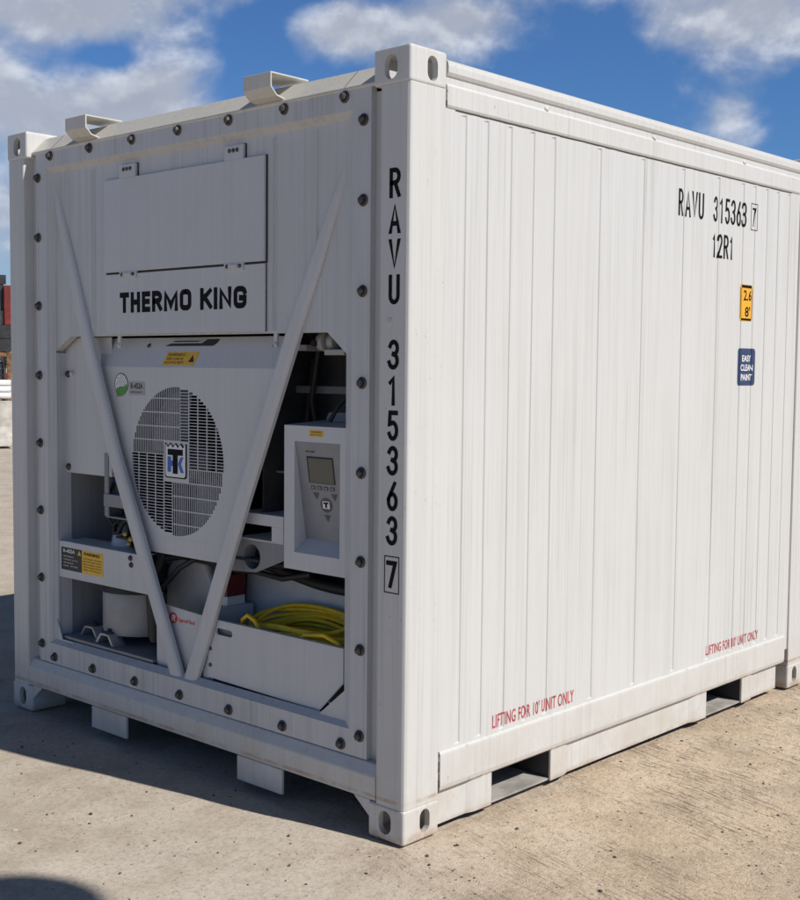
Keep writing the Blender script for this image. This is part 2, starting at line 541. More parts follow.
def strokes(mb, glyph, x0, z0, w, h, th, put, lift=0.0):
    """ribbons of constant width along each stroke; put(x, z, lift) gives the 3-D point"""
    for si, st in enumerate(GL[glyph]):
        P = [Vector((x0 + p[0] * w, z0 + p[1] * h / 2)) for p in st]
        L, R = [], []
        n = len(P)
        if (P[0] - P[-1]).length > 1e-6:
            P[0] = P[0] - (P[1] - P[0]).normalized() * th / 2
            P[-1] = P[-1] + (P[-1] - P[-2]).normalized() * th / 2
        closed = (P[0] - P[-1]).length < 1e-6
        for i in range(n):
            if closed:
                d1 = (P[i] - P[i - 1 if i else n - 2]).normalized(); d2 = (P[i + 1 if i < n - 1 else 1] - P[i]).normalized()
            else:
                d1 = (P[i] - P[i - 1]).normalized() if i else (P[1] - P[0]).normalized()
                d2 = (P[i + 1] - P[i]).normalized() if i < n - 1 else d1
            t = (d1 + d2).normalized() if (d1 + d2).length > 1e-6 else d1
            nr = Vector((-t.y, t.x))
            k = min(1.9, 1 / max(.3, nr.dot(Vector((-d1.y, d1.x)))))
            L.append(P[i] + nr * th / 2 * k); R.append(P[i] - nr * th / 2 * k)
        lf = lift + si * .00012
        lo_, hi_ = z0 - th / 2, z0 + h + th / 2
        for p in L + R: p.y = min(hi_, max(lo_, p.y))
        vs = [put(p.x, p.y, lf) for p in L] + [put(p.x, p.y, lf) for p in R]
        mb.mesh(vs, [(i, n + i, n + i + 1, i + 1) for i in range(n - 1)])


def text_front(mb, txt, x0, x1, z0, z1, y, bold=0, shear=0, spacing=1.0):
    vs, fs = text_tris(txt, bold, shear, spacing)
    mb.mesh([(p[0], y, p[1]) for p in fit(vs, x0, x1, z0, z1)], fs)


def rect_front(mb, x0, x1, z0, z1, y):
    mb.face([(x0, y, z0), (x1, y, z0), (x1, y, z1), (x0, y, z1)])


def rounded(x0, x1, z0, z1, r, n=5):
    return arc(x1 - r, z0 + r, r, r, -90, 0, n) + arc(x1 - r, z1 - r, r, r, 0, 90, n) + arc(x0 + r, z1 - r, r, r, 90, 180, n) + arc(x0 + r, z0 + r, r, r, 180, 270, n)


# ================================================================ GROUND
def vnoise(X, Y, s, seed):
    r = np.random.RandomState(seed).rand(64, 64)
    x = X / s; y = Y / s
    xi = np.floor(x).astype(int); yi = np.floor(y).astype(int)
    fx = x - xi; fy = y - yi
    fx = fx * fx * (3 - 2 * fx); fy = fy * fy * (3 - 2 * fy)
    g = lambda a, b: r[a % 64, b % 64]
    return (g(xi, yi) * (1 - fx) + g(xi + 1, yi) * fx) * (1 - fy) + (g(xi, yi + 1) * (1 - fx) + g(xi + 1, yi + 1) * fx) * fy - .5


def ground_z(X, Y):
    z = vnoise(X, Y, .9, 1) * .010 + vnoise(X, Y, .33, 2) * .007 + vnoise(X, Y, .11, 3) * .005
    fade = np.clip((14 - np.hypot(X, Y)) / 6, 0, 1)
    return z * fade - .007


def make_ground():
    far = [9.5, 11, 13, 16, 20, 26, 34, 45, 60, 80, 110, 160, 240, 380, 600, 900]
    a = np.concatenate([-np.array(far[::-1]), np.arange(-8, 8.001, .05), np.array(far)])
    X, Y = np.meshgrid(a, a, indexing='ij')
    Z = ground_z(X, Y)
    n = len(a)
    co = np.stack([X, Y, Z], -1).reshape(-1, 3)
    i = np.arange(n * n).reshape(n, n)
    q = np.stack([i[:-1, :-1], i[1:, :-1], i[1:, 1:], i[:-1, 1:]], -1).reshape(-1, 4)
    me = bpy.data.meshes.new('ground')
    me.vertices.add(len(co)); me.vertices.foreach_set('co', co.ravel())
    me.loops.add(q.size); me.loops.foreach_set('vertex_index', q.ravel().astype(np.int32))
    me.polygons.add(len(q)); me.polygons.foreach_set('loop_start', np.arange(0, q.size, 4, dtype=np.int32))
    me.polygons.foreach_set('loop_total', np.full(len(q), 4, dtype=np.int32))
    me.update(); me.validate()
    me.polygons.foreach_set('use_smooth', np.ones(len(q), dtype=bool))
    me.materials.append(MATS['ground'])
    o = link('ground', me)
    tag(o, 'pale sandy compacted ground of the yard', 'ground', None, 'structure')


make_ground()

# ================================================================ CONTAINER
W, Lg, H = 2.438, 2.991, 2.591
ROOT = empty('refrigerated_container', (-W / 2, Lg / 2, 0),
             'white ten foot refrigerated shipping container with THERMO KING cooling unit in its end wall', 'container')


# ---- corner castings (one boolean-cut casting, mirrored to eight)
def stadium(cx, cy, w, h, n=8):
    r = w / 2
    return arc(cx, cy + h / 2 - r, r, r, 0, 180, n) + arc(cx, cy - h / 2 + r, r, r, 180, 360, n)


def casting_mesh():
    # local: outer corner at (0,0,0), block grows +x (width .162), +y (.178), +z (.118); the outward faces are x=0, y=0, z=0
    a, b, c = .162, .178, .118
    def tmp(mb, bev=0, seg=3):
        o = mb.build('tmp', None, bev, seg); return o
    mb = MB(FRAME); mb.box(0, a, 0, b, 0, c); body = tmp(mb, .010, 3)
    cut = []
    mb = MB(FRAME); mb.box(.022, a - .016, .022, b - .018, .022, c - .016); cut.append(tmp(mb))
    mb = MB(FRAME); mb.prism(stadium(.084, .062, .056, .080), 1, -.05, .08); cut.append(tmp(mb))          # hole in the end face y=0 (x,z)
    mb = MB(FRAME); mb.prism(stadium(.106, .063, .050, .080), 0, -.05, .08); cut.append(tmp(mb))          # hole in the side face x=0 (y,z)
    mb = MB(FRAME); mb.prism([(p[0], p[1]) for p in stadium(.084, .095, .060, .110)], 2, -.05, .05); cut.append(tmp(mb))
    for c_ in cut:
        md = body.modifiers.new('b', 'BOOLEAN'); md.operation = 'DIFFERENCE'; md.object = c_; md.solver = 'EXACT'
    dg = bpy.context.evaluated_depsgraph_get()
    dg.update()
    me = bpy.data.meshes.new_from_object(body.evaluated_get(dg))
    for o in cut + [body]: bpy.data.objects.remove(o)
    return me


CAST = casting_mesh()
first = True
for fx in (0, 1):
    for fy in (0, 1):
        for fz in (0, 1):
            me = CAST.copy()
            # outer corner of the container: x=0 or -W, y=0 or L, z=0 or H
            mt = Matrix.Translation((0 if fx == 0 else -W, 0 if fy == 0 else Lg, 0 if fz == 0 else H)) @ \
                Matrix.Diagonal((-1 if fx == 0 else 1, 1 if fy == 0 else -1, 1 if fz == 0 else -1, 1))
            me.transform(mt)
            if mt.determinant() < 0: me.flip_normals()
            o = link('corner_casting', me, ROOT)

# ---- corner posts
def post(fx, fy):
    sx = -1 if fx == 0 else 1
    sy = 1 if fy == 0 else -1
    bx = 0 if fx == 0 else -W
    by = 0 if fy == 0 else Lg
    # inward coordinates (u from the side face, v from the end face)
    prof = [(.0015, .016), (.0045, .007), (.014, .003), (.127, .003), (.131, .008), (.131, .055), (.215, .055), (.215, .075),
            (.06, .085), (.05, .176), (.0035, .176), (.0015, .172), (.0015, .06)]
    mb = MB(FRAME)
    mb.prism([(bx + sx * u, by + sy * v) for u, v in prof], 2, .116, H - .116)
    return mb.build('corner_post', ROOT, .002, 1)


POST = [post(0, 0), post(1, 0), post(0, 1), post(1, 1)]

# vertical serial number on the near front post
mb = MB('black_ink')
put = lambda x, z, l: (x, .0022 - l, z)
zt = 2.209
for ch in 'RAVU':
    strokes(mb, ch, -.0815, zt - .089, .034, .081, .0150, put); zt -= .1132
mb.build('prefix_lettering', POST[0])
mb = MB('black_ink')
zt = 1.661
for ch in '315363':
    strokes(mb, ch, -.0815, zt - .092, .034, .084, .0150, put); zt -= .1145
mb.build('number_lettering', POST[0])
mb = MB('black_ink')
strokes(mb, '7', -.0815, .857, .0320, .076, .0155, put)
bw = .0035
x0, x1, z0, z1 = -.098, -.031, .833, .956
for a in ((x0, x1, z0, z0 + bw), (x0, x1, z1 - bw, z1), (x0, x0 + bw, z0 + bw, z1 - bw), (x1 - bw, x1, z0 + bw, z1 - bw)):
    rect_front(mb, *a, .0022)
mb.build('check_digit', POST[0])
mb = MB(FRAME)
mb.lathe((-.086, .004, 1.718), (0, -1, 0), [(.001, .004), (.006, .004), (.008, .002), (.011, .004), (.014, .003), (.0155, 0)], 18)
mb.build('rivet', POST[0])
# weld line of dark dots on the side face where the rails meet the post
def weld(parent, x, y0, z0, y1, z1, n):
    mb = MB('bolt_steel')
    for i in range(n):
        f = i / (n - 1)
        y = y0 + (y1 - y0) * f + random.uniform(-.002, .002); z = z0 + (z1 - z0) * f
        if random.random() < .3: continue
        a = random.uniform(.0015, .0035); b = random.uniform(.003, .008)
        mb.face([(x, y - a, z - b), (x, y + a, z - b), (x, y + a, z + b), (x, y - a, z + b)])
    mb.build('weld_bead', parent)

# ---- corrugated side panel (right side), shallow one-sided grooves
GROOVES = [.295, .413, .543, .674, .802, 1.10, 1.41, 1.725, 2.025, 2.25, 2.363, 2.482, 2.595, 2.711]
XW = -.012
GD = .0038


def wall_profile():
    pr = [(.150, XW)]
    for g in GROOVES:
        pr += [(g - .034, XW), (g - .010, XW - GD), (g - .002, XW - GD), (g + .0015, XW)]
    pr += [(2.85, XW)]
    return pr


WP = wall_profile()


def wall_x(y):
    for (a, xa), (b, xb) in zip(WP, WP[1:]):
        if a <= y <= b:
            return xa + (xb - xa) * (y - a) / (b - a)
    return XW


def side_panel(mir):
    sg = 1 if not mir else -1
    zs = [(.20, 0), (.283, 0), (.2885, 1), (2.404, 1), (2.409, 0), (2.53, 0)]
    vs = []; fs = []
    n = len(WP)
    for z, k in zs:
        for y, x in WP:
            xx = XW + (x - XW) * k
            vs.append((xx if not mir else -W - xx, y, z))
    for j in range(len(zs) - 1):
        for i in range(n - 1):
            f = (j * n + i, j * n + i + 1, (j + 1) * n + i + 1, (j + 1) * n + i)
            fs.append(f if not mir else f[::-1])
    mb = MB(WALL)
    mb.mesh(vs, fs)
    xi = -.07 if not mir else -W + .07
    mb.box(xi - .03, xi + .03, .17, 2.82, .2, 2.53)
    return mb.build('side_panel', ROOT)


SIDE = side_panel(False)
side_panel(True)


def wall_print(name, mats, build, lift=.0009):
    """build(mb) lays flat print in (y, z) at x=0; it is then cut at the grooves and laid onto the wall"""
    mb = MB(*mats)
    build(mb)
    bm = bmesh.new()
    V = [bm.verts.new(v) for v in mb.v]
    for f, k in zip(mb.f, mb.mi):
        try:
            fc = bm.faces.new([V[i] for i in f]); fc.material_index = k
        except ValueError:
            pass
    ymin = min(v[1] for v in mb.v); ymax = max(v[1] for v in mb.v)
    for y, x in WP:
        if ymin < y < ymax:
            bmesh.ops.bisect_plane(bm, geom=bm.verts[:] + bm.edges[:] + bm.faces[:], plane_co=(0, y, 0), plane_no=(0, 1, 0), dist=1e-6)
    for v in bm.verts:
        v.co.x += wall_x(v.co.y) + lift
    me = bm_mesh(bm, mats)
    return link(name, me, SIDE)


putw = lambda x, z, l: (l, x, z)


def b_prefix(mb):
    y = 1.676
    for ch in 'RAVU':
        strokes(mb, ch, y + .006, 2.220, .0325, .099, .0128, putw); y += .0555
def b_number(mb):
    y = 1.972
    for ch in '315363':
        strokes(mb, ch, y + .006, 2.220, .0300, .099, .0128, putw); y += .0520


def b_check(mb):
    strokes(mb, '7', 2.336, 2.230, .026, .076, .009, putw)
    b = .0032; y0, y1, z0, z1 = 2.317, 2.381, 2.209, 2.330
    for a0, a1, c0, c1 in ((y0, y1, z0, z0 + b), (y0, y1, z1 - b, z1), (y0, y0 + b, z0 + b, z1 - b), (y1 - b, y1, z0 + b, z1 - b)):
        mb.face([(0, a0, c0), (0, a1, c0), (0, a1, c1), (0, a0, c1)])


def b_type(mb):
    y = 1.970
    for ch, w in (('1', .030), ('2', .041), ('R', .041), ('1', .030)):
        strokes(mb, ch, y + .006, 2.068, w - .010, .092, .0128, putw); y += w + .0145


for nm_, b_ in (('prefix_lettering', b_prefix), ('number_lettering', b_number), ('check_digit', b_check), ('type_code_lettering', b_type)):
    wall_print(nm_, ['black_ink'], b_)


def lift_text(y0, y1, z0, z1, txt="LIFTING FOR 10' UNIT ONLY"):
    def b(mb):
        vs, fs = text_tris(txt, .012, 0, 1.05)
        mb.mesh([(0, p[0], p[1]) for p in fit(vs, y0, y1, z0, z1)], fs)
    return b


wall_print('lifting_lettering', ['red_ink'], lift_text(.477, .980, .293, .343))
wall_print('lifting_lettering', ['red_ink'], lift_text(2.010, 2.502, .300, .345))


def b_yellow(mb):
    mb.k = 0
    mb.face([(0, p[0], p[1]) for p in rounded(2.240, 2.359, 1.795, 1.961, .012)])
    mb.k = 1
    for z0, z1 in ((1.945, 1.958), (1.798, 1.808)):
        mb.face([(.0004, 2.250, z0), (.0004, 2.349, z0), (.0004, 2.349, z1), (.0004, 2.250, z1)])
    for z0, z1 in ((1.808, 1.945),):
        for a, b in ((2.243, 2.2475), (2.3515, 2.356)):
            mb.face([(.0004, a, z0), (.0004, b, z0), (.0004, b, z1), (.0004, a, z1)])
    for txt, a, b, c, d in (('2.6', 2.266, 2.345, 1.888, 1.936), ("8'", 2.282, 2.332, 1.815, 1.862)):
        vs, fs = text_tris(txt, .02)
        mb.mesh([(.0004, p[0], p[1]) for p in fit(vs, a, b, c, d)], fs)


wall_print('height_sticker', ['amber_label', 'black_ink'], b_yellow)['label'] = 'amber height sticker reading 2.6'


def b_navy(mb):
    mb.k = 0
    mb.face([(0, p[0], p[1]) for p in rounded(2.233, 2.394, 1.503, 1.672, .018)])
    mb.k = 1
    for txt, a, b, z in (('EASY', 2.268, 2.358, 1.612), ('CLEAN', 2.255, 2.372, 1.570), ('PAINT', 2.260, 2.366, 1.526)):
        vs, fs = text_tris(txt, .02)
        mb.mesh([(.0004, p[0], p[1]) for p in fit(vs, a, b, z, z + .029)], fs)


wall_print('paint_sticker', ['navy_label', 'white_print'], b_navy)['label'] = 'navy blue sticker reading EASY CLEAN PAINT'

# ---- rails along both sides
TOPR = [(-.10, 2.566), (-.055, 2.574), (-.016, 2.574), (-.005, 2.566), (-.0015, 2.552), (-.0015, 2.532), (-.007, 2.522), (-.020, 2.5145),
        (-.021, 2.508), (-.009, 2.494), (-.0055, 2.488), (-.0055, 2.428), (-.009, 2.421), (-.011, 2.420), (-.10, 2.42)]
BOTR = [(-.010, .274), (-.0035, .270), (-.0025, .262), (-.0025, .158), (-.006, .142), (-.016, .134), (-.10, .134), (-.10, .274)]


def mirx(p, mir):
    return (p[0], p[1]) if not mir else (-W - p[0], p[1])


RAILS = []
for mir in (False, True):
    mb = MB(FRAME)
    mb.prism([mirx(p, mir) for p in TOPR], 1, .186, Lg - .186)
    tr = mb.build('top_rail', ROOT)
    xs = [mirx((x, 0), mir)[0] for x in (-.10, -.0225)]
    for a, b in ((.177, .186), (Lg - .186, Lg - .177)):
        mb = MB(FRAME)
        mb.box(xs[0], xs[1], a, b, 2.47, 2.565)
        mb.build('rail_end_plate', tr)
    mb = MB(FRAME)
    mb.prism([mirx(p, mir) for p in BOTR], 1, .186, 2.775)
    br = mb.build('bottom_rail', ROOT, .0015)
    RAILS.append((tr, br))
    if not mir:
        for y in (.738, 1.471, 2.236):
            mb = MB(FRAME)
            mb.lathe((-.020, y, 2.499), (1, 0, .25), [(.013, 0), (.013, .006), (.011, .012), (.006, .0155), (.0005, .0165)], 14)
            mb.build('rivet', tr)
# dark sealant line under the rail, broken welds at the posts
mb = MB('seam_black')
ys = np.linspace(.235, 2.72, 60)
for a, b in zip(ys, ys[1:]):
    zz = 2.4155 + random.uniform(-.0008, .0008)
    mb.face([(XW + .0012, a, zz), (XW + .0012, b, zz), (XW + .0012, b, zz + .0036), (XW + .0012, a, zz + .0036)])
mb.build('sealant_line', SIDE)
weld(POST[0], -.0008, .176, .145, .176, .272, 16)
weld(POST[0], -.0008, .177, 2.425, .179, 2.47, 9)

# ---- skirt with fork pockets under the right (and left) side
def skirt(mir):
    X = lambda x: x if not mir else -W - x
    # (y, x) of the outer plate face, broken by the pockets
    plates = [[(.178, -.024), (.345, -.024), (.385, -.013), (.478, -.011)],
              [(.835, -.011), (.925, -.013), (.965, -.025), (1.885, -.025), (1.925, -.013), (2.02, -.011)],
              [(2.354, -.011), (2.440, -.013), (2.480, -.024), (2.728, -.024)]]
    for pl in plates:
        mb = MB(FRAME)
        pts = [(X(x), y) for y, x in pl] + [(X(x - .010), y) for y, x in pl[::-1]]
        mb.prism(pts, 2, .017, .138)
        mb.build('skirt_plate', ROOT, .0012)
    for y0, y1 in ((.478, .835), (2.02, 2.354)):
        mb = MB('pocket_grey')
        # floor and cheeks of the tunnel that runs right through
        xa, xb = sorted((X(-.022), X(-1.18)))
        mb.box(xa, xb, y0 - .012, y1 + .012, .018, .026)
        fp = mb.build('fork_pocket', ROOT)
        mb = MB('machine_black')  # cheeks and ceiling near-black: the tunnel's shade put into their colour
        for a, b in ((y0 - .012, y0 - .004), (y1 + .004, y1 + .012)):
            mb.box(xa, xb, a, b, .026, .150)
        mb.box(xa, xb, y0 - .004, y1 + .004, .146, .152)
        mb.build('pocket_shade_lining', fp)


skirt(False); skirt(True)

# ---- floor, roof, far end, front sill and header
mb = MB('dark_cavity'); mb.box(-W + .12, -.12, .11, Lg - .09, .155, .27)
mb.build('floor', ROOT)
mb = MB(HDR)
mb.prism([(-W + .11, 2.55), (-W + .14, 2.566), (-.14, 2.566), (-.11, 2.55)], 1, .17, Lg - .05)
mb.build('roof', ROOT)
for k in (0, 1):
    mb = MB(WALL)
    a, b = (-W + .135, -W / 2 - .004) if k == 0 else (-W / 2 + .004, -.135)
    mb.box(a, b, Lg - .075, Lg - .03, .13, 2.46)
    d = mb.build('rear_door', ROOT, .006)
    mb = MB('galvanised')
    for x in (a + .25, b - .25):
        mb.tube([(x, Lg - .012, .14), (x, Lg - .012, 2.45)], .017, 8)
    mb.build('locking_bar', d)
mb = MB(FRAME)
mb.box(-W + .165, -.165, Lg - .10, Lg - .006, 2.465, 2.575)
mb.build('rear_header', ROOT, .004)
mb = MB(FRAME)
mb.box(-W + .165, -.165, Lg - .12, Lg - .006, .03, .125)
mb.build('rear_sill', ROOT, .004)

mb = MB(FRAME)
mb.prism([(.030, .239), (.026, .2385), (.004, .204), (.002, .198), (.002, .126), (.006, .122), (.10, .122), (.10, .239)], 0, -W + .132, -.132)
for sgn, x0 in ((-1, -.160), (1, -W + .160)):
    mb.prism([(x0, .06), (x0, .121), (x0 + sgn * .078, .121)], 1, .006, .016)
SILL = mb.build('front_sill', ROOT, .002)
for x0, x1 in ((-1.806, -1.554), (-.848, -.597)):
    mb = MB(FRAME)
    mb.box(x0, x1, .004, .016, .028, .1205)
    mb.box(x0, x0 + .012, .016, .40, .028, .1205)
    mb.build('sill_tab', SILL, .002)
mb = MB(HDR)
mb.prism([(.030, 2.488), (.026, 2.494), (.027, 2.499), (.095, 2.568), (.20, 2.566), (.20, 2.488)], 0, -W + .163, -.163)
HEAD = mb.build('front_header', ROOT, .0015)
mb = MB('seam_black')
for x in (-.325, -2.12):
    mb = MB('seam_black')
    mb.face([(x, .0262, 2.4992), (x + .003, .0262, 2.4992), (x + .003, .0935, 2.5678), (x, .0935, 2.5678)])
    mb.build('seam_line', HEAD)
for x0, x1 in ((-1.918, -1.768), (-.776, -.628)):
    mb = MB(HDR)
    mb.sheet([(.150, 2.592), (-.030, 2.592), (-.030, 2.540), (-.002, 2.512), (.034, 2.504)], 0, x0, x1, .006)
    mb.build('header_bracket', HEAD, .0012)

# ---- cooling unit frame: bolted flange, chamfer, upper face
YF, YP = .030, .060
FX0, FX1, FZ0, FZ1 = -2.250, -.199, .241, 2.489
CX0, CX1, CZ0, CZ1 = -2.172, -.283, .331, 2.422      # chamfer outer
IX0, IX1, IZ0, IZ1 = -2.146, -.338, .352, 2.399      # chamfer inner
mb = MB(UNIT)
def ring(a, b, ya, yb):
    A = [(a[0], a[2]), (a[1], a[2]), (a[1], a[3]), (a[0], a[3])]; B = [(b[0], b[2]), (b[1], b[2]), (b[1], b[3]), (b[0], b[3])]
    for i in range(4):
        j = (i + 1) % 4
        mb.face([(A[i][0], ya, A[i][1]), (A[j][0], ya, A[j][1]), (B[j][0], yb, B[j][1]), (B[i][0], yb, B[i][1])])
ring((FX0, FX1, FZ0, FZ1), (FX0, FX1, FZ0, FZ1), .056, YF)
ring((FX0, FX1, FZ0, FZ1), (CX0, CX1, CZ0, CZ1), YF, YF)
ring((CX0, CX1, CZ0, CZ1), (IX0, IX1, IZ0, IZ1), YF, YP)
# upper face with clipped opening corners
mb.face([(IX0, YP, 1.630), (-2.036, YP, 1.690), (-.432, YP, 1.690), (IX1, YP, 1.616), (IX1, YP, IZ1), (IX0, YP, IZ1)])
# return lip of the opening
OP = [(IX0, 1.630), (-2.036, 1.690), (-.432, 1.690), (IX1, 1.616)]
for p, q in zip(OP, OP[1:]):
    mb.face([(p[0], YP, p[1]), (p[0], .095, p[1]), (q[0], .095, q[1]), (q[0], YP, q[1])])
for x in (IX0, IX1):
    mb.face([(x, YP, IZ0), (x, .13, IZ0), (x, .13, 1.62), (x, YP, 1.62)])
UF = mb.build('unit_frame', ROOT)
# shallow pressed ribs in the upper face
for x, z0, z1 in ((-1.862, 1.72, 2.385), (-1.842, 1.72, 2.385), (-.714, 1.70, 2.385), (-.700, 1.70, 2.385), (-.485, 1.95, 2.385)):
    mb = MB(UNIT)
    mb.prism([(x - .005, YP - .0002), (x, YP - .0055), (x + .005, YP - .0002)], 2, z0, z1)
    mb.build('pressed_rib', UF)
# gussets in the lower corners
mb = MB(UNIT)
mb.prism([(IX0 - .02, .335), (IX0 - .02, .470), (-2.105, .352), (-2.02, .352), (-2.02, .335)], 1, .052, .058)
mb.build('corner_gusset', UF, .0015)
mb = MB(UNIT)
mb.prism([(IX1 + .02, .335), (IX1 + .02, .462), (-.470, .335)], 1, .052, .058)
mb.build('corner_gusset', UF, .0015)

# bolts round the flange (one mesh, copied)
mb = MB('bolt_steel')
mb.lathe((0, 0, 0), (0, -1, 0), [(.0005, 0), (.0205, 0), (.0205, .0035), (.0185, .006), (.0150, .0065)], 18)
mb.lathe((0, 0, 0), (0, -1, 0), [(.0140, .006), (.0140, .014), (.0115, .0175), (.006, .0205), (.0004, .0215)], 6, False)
BOLT = mb.build('bolt', ROOT)
spots = [(x, 2.470) for x in (-2.133, -1.830, -1.530, -1.230, -.926, -.623, -.322)]
spots += [(-2.232, z) for z in (2.384, 2.125, 1.826, 1.521, 1.221, .921, .618, .319)]
spots += [(-.2325, z) for z in (2.384, 2.122, 1.823, 1.518, 1.216, .915, .614, .317)]
spots += [(x, .272) for x in (-2.131, -1.832, -1.529, -1.228, -.925, -.623, -.322)]
for i, (x, z) in enumerate(spots):
    o = BOLT if i == 0 else BOLT.copy()
    if i: COL.objects.link(o); o.parent = ROOT
    o.location = Vector((x, YF, z)) - ROOT.location
    o.rotation_euler = (0, random.uniform(0, 1), 0)

# access door with strap hinges
mb = MB(CLEAN)
dx0, dx1, dz0, dz1 = -1.752, -.749, 1.951, 2.329
mb.box(dx0, dx1, YP - .014, YP - .003, dz0, dz1)
DOOR = mb.build('access_door', ROOT, .0015)
mb = MB('seam_black')
mb.box(dx0 - .004, dx1 + .006, YP - .003, YP - .0012, dz0 - .007, dz1 + .002)
mb.build('door_seal', DOOR)
for tx0, tx1 in ((-1.645, -1.532), (-.974, -.865)):
    for z0, z1, zb in ((2.3285, 2.380, 2.362), (1.924, 1.9515, 1.939)):
        mb = MB(CLEAN, 'seam_black', 'bolt_steel')
        mb.box(tx0, tx1, YP - .0145, YP - .0035, z0, z1)
        mb.k = 1
        mb.box(tx0 - .002, tx1 + .006, YP - .0033, YP - .0012, z0 - .005, z1 + .003)
        mb.k = 2
        for f in (.30, .5, .70) if z0 > 2 else (.16, .84):
            cxh = tx0 + (tx1 - tx0) * f
            mb.lathe((cxh, YP - .0145, zb), (0, -1, 0), [(.008, 0), (.008, .003), (.005, .005), (.0004, .005)], 10)
        if z0 < 2:
            mb.k = 0
            mb.box(tx0 + .03, tx1 - .03, YP - .021, YP - .0145, zb - .005, zb + .005)
        mb.build('strap_hinge', DOOR)
# name panel with the maker's lettering
mb = MB(CLEAN)
nx0, nx1, nz0, nz1 = -1.752, -.750, 1.697, 1.942
mb.box(nx0, nx1, YP - .009, YP - .002, nz0, nz1)
NP_ = mb.build('name_panel', ROOT, .001)
mb = MB('seam_black')
mb.box(nx0 - .003, nx1 + .003, YP - .002, YP - .0008, nz0, nz1)
mb.build('panel_seal', NP_)
mb = MB('black_ink')
bx_ = -1.650
for ch, wd in (('T', .064), ('H', .064), ('E', .056), ('R', .066), ('M', .090), ('O', .072), (' ', .030), ('K', .070), ('I', .020), ('N', .072), ('G', .074)):
    if ch == ' ':
        mb.build('maker_lettering', NP_); mb = MB('black_ink')
    if ch != ' ':
        th_ = .0212
        strokes(mb, ch, bx_ + th_ / 2 - (.0 if ch != 'I' else .0), 1.783 + th_ / 2, max(.0001, wd - th_), .083 - th_, th_, lambda x, z, l: (x, YP - .0098 - l, z))
    bx_ += wd + .0122
mb.build('maker_lettering', NP_)

# diagonal brace bars in a V
def bar(pts):
    """folded bar along pts (x, z, y, width)"""
    mb = MB(CLEAN)
    rings = []
    for i, (x, z, yy, w) in enumerate(pts):
        a = pts[max(0, i - 1)]; b = pts[min(len(pts) - 1, i + 1)]
        d = Vector((b[0] - a[0], b[1] - a[1])).normalized(); n = Vector((d.y, -d.x))
        if n.x < 0: n = -n
        c = min(.016, w * .3)
        sec = [(-w / 2, .024), (-w / 2, .009), (-w / 2 + c * .4, .003), (-w / 2 + c, 0), (w / 2 - c, 0), (w / 2 - c * .4, .003), (w / 2, .009), (w / 2, .024)]
        rings.append([(x + n.x * s, yy + t, z + n.y * s) for s, t in sec])
    k = len(sec)
    vs = [p for r in rings for p in r]
    fs = [(i * k + j, i * k + j + 1, (i + 1) * k + j + 1, (i + 1) * k + j) for i in range(len(rings) - 1) for j in range(k - 1)]
    fs += [tuple(range(k)), tuple(range((len(rings) - 1) * k, len(rings) * k))]
    mb.mesh(vs, fs)
    return mb.build('brace_bar', ROOT)


bar([(-2.160, 2.385, .058, .035), (-2.110, 2.24, .050, .052), (-2.015, 2.00, .043, .066), (-1.905, 1.715, .038, .070), (-1.697, 1.206, .038, .072), (-1.502, .812, .038, .072), (-1.268, .322, .040, .072)])
bar([(-.338, 2.262, .058, .022), (-.385, 2.150, .050, .046), (-.490, 1.915, .043, .064), (-.598, 1.680, .038, .070), (-.870, 1.073, .038, .072), (-1.192, .322, .040, .072)])

# ---- recessed cavity of the unit
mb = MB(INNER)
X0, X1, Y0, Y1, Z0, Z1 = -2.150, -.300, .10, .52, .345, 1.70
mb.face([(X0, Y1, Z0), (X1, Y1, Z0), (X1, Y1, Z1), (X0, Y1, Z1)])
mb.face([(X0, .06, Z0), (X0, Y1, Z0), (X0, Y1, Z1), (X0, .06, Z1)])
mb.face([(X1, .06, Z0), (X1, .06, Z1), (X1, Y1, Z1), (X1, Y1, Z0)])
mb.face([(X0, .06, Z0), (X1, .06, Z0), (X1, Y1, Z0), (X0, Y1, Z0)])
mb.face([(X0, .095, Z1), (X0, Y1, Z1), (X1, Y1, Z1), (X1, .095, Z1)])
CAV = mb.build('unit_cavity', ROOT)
# black walls behind the fan, the opening's darkness put into their colour
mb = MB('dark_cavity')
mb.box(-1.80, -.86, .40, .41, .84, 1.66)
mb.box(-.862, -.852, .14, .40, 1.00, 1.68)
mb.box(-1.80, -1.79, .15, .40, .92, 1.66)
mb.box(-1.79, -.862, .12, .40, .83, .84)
mb.build('condenser_dark_box', ROOT)
# shelf line seen in the black gap
mb = MB(INNER)
mb.box(-.86, -.62, .20, .21, 1.168, 1.176)
mb.build('shelf_edge', CAV)

# black sheet behind tank and hoses: the bay's shade put into colour
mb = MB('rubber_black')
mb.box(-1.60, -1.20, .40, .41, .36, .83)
mb.build('dark_backing', CAV)
# left cover plate
mb = MB(CLEAN)
mb.box(-2.150, -1.80, .108, .116, 1.092, 1.688)
mb.box(-2.150, -1.80, .116, .30, 1.094, 1.100)
CV = mb.build('cover_plate', ROOT, .0015)
for x, z in ((-2.128, 1.528), (-2.128, 1.117)):
    mb = MB('bolt_steel')
    mb.lathe((x, .108, z), (0, -1, 0), [(.016, 0), (.016, .003), (.010, .004), (.010, .010), (.0004, .011)], 10)
    mb.build('bolt', CV)
mb = MB(CLEAN)
mb.lathe((-2.092, .108, 1.530), (0, -1, 0), [(.012, 0), (.012, .012), (.0004, .012)], 6)
mb.build('bolt', CV)

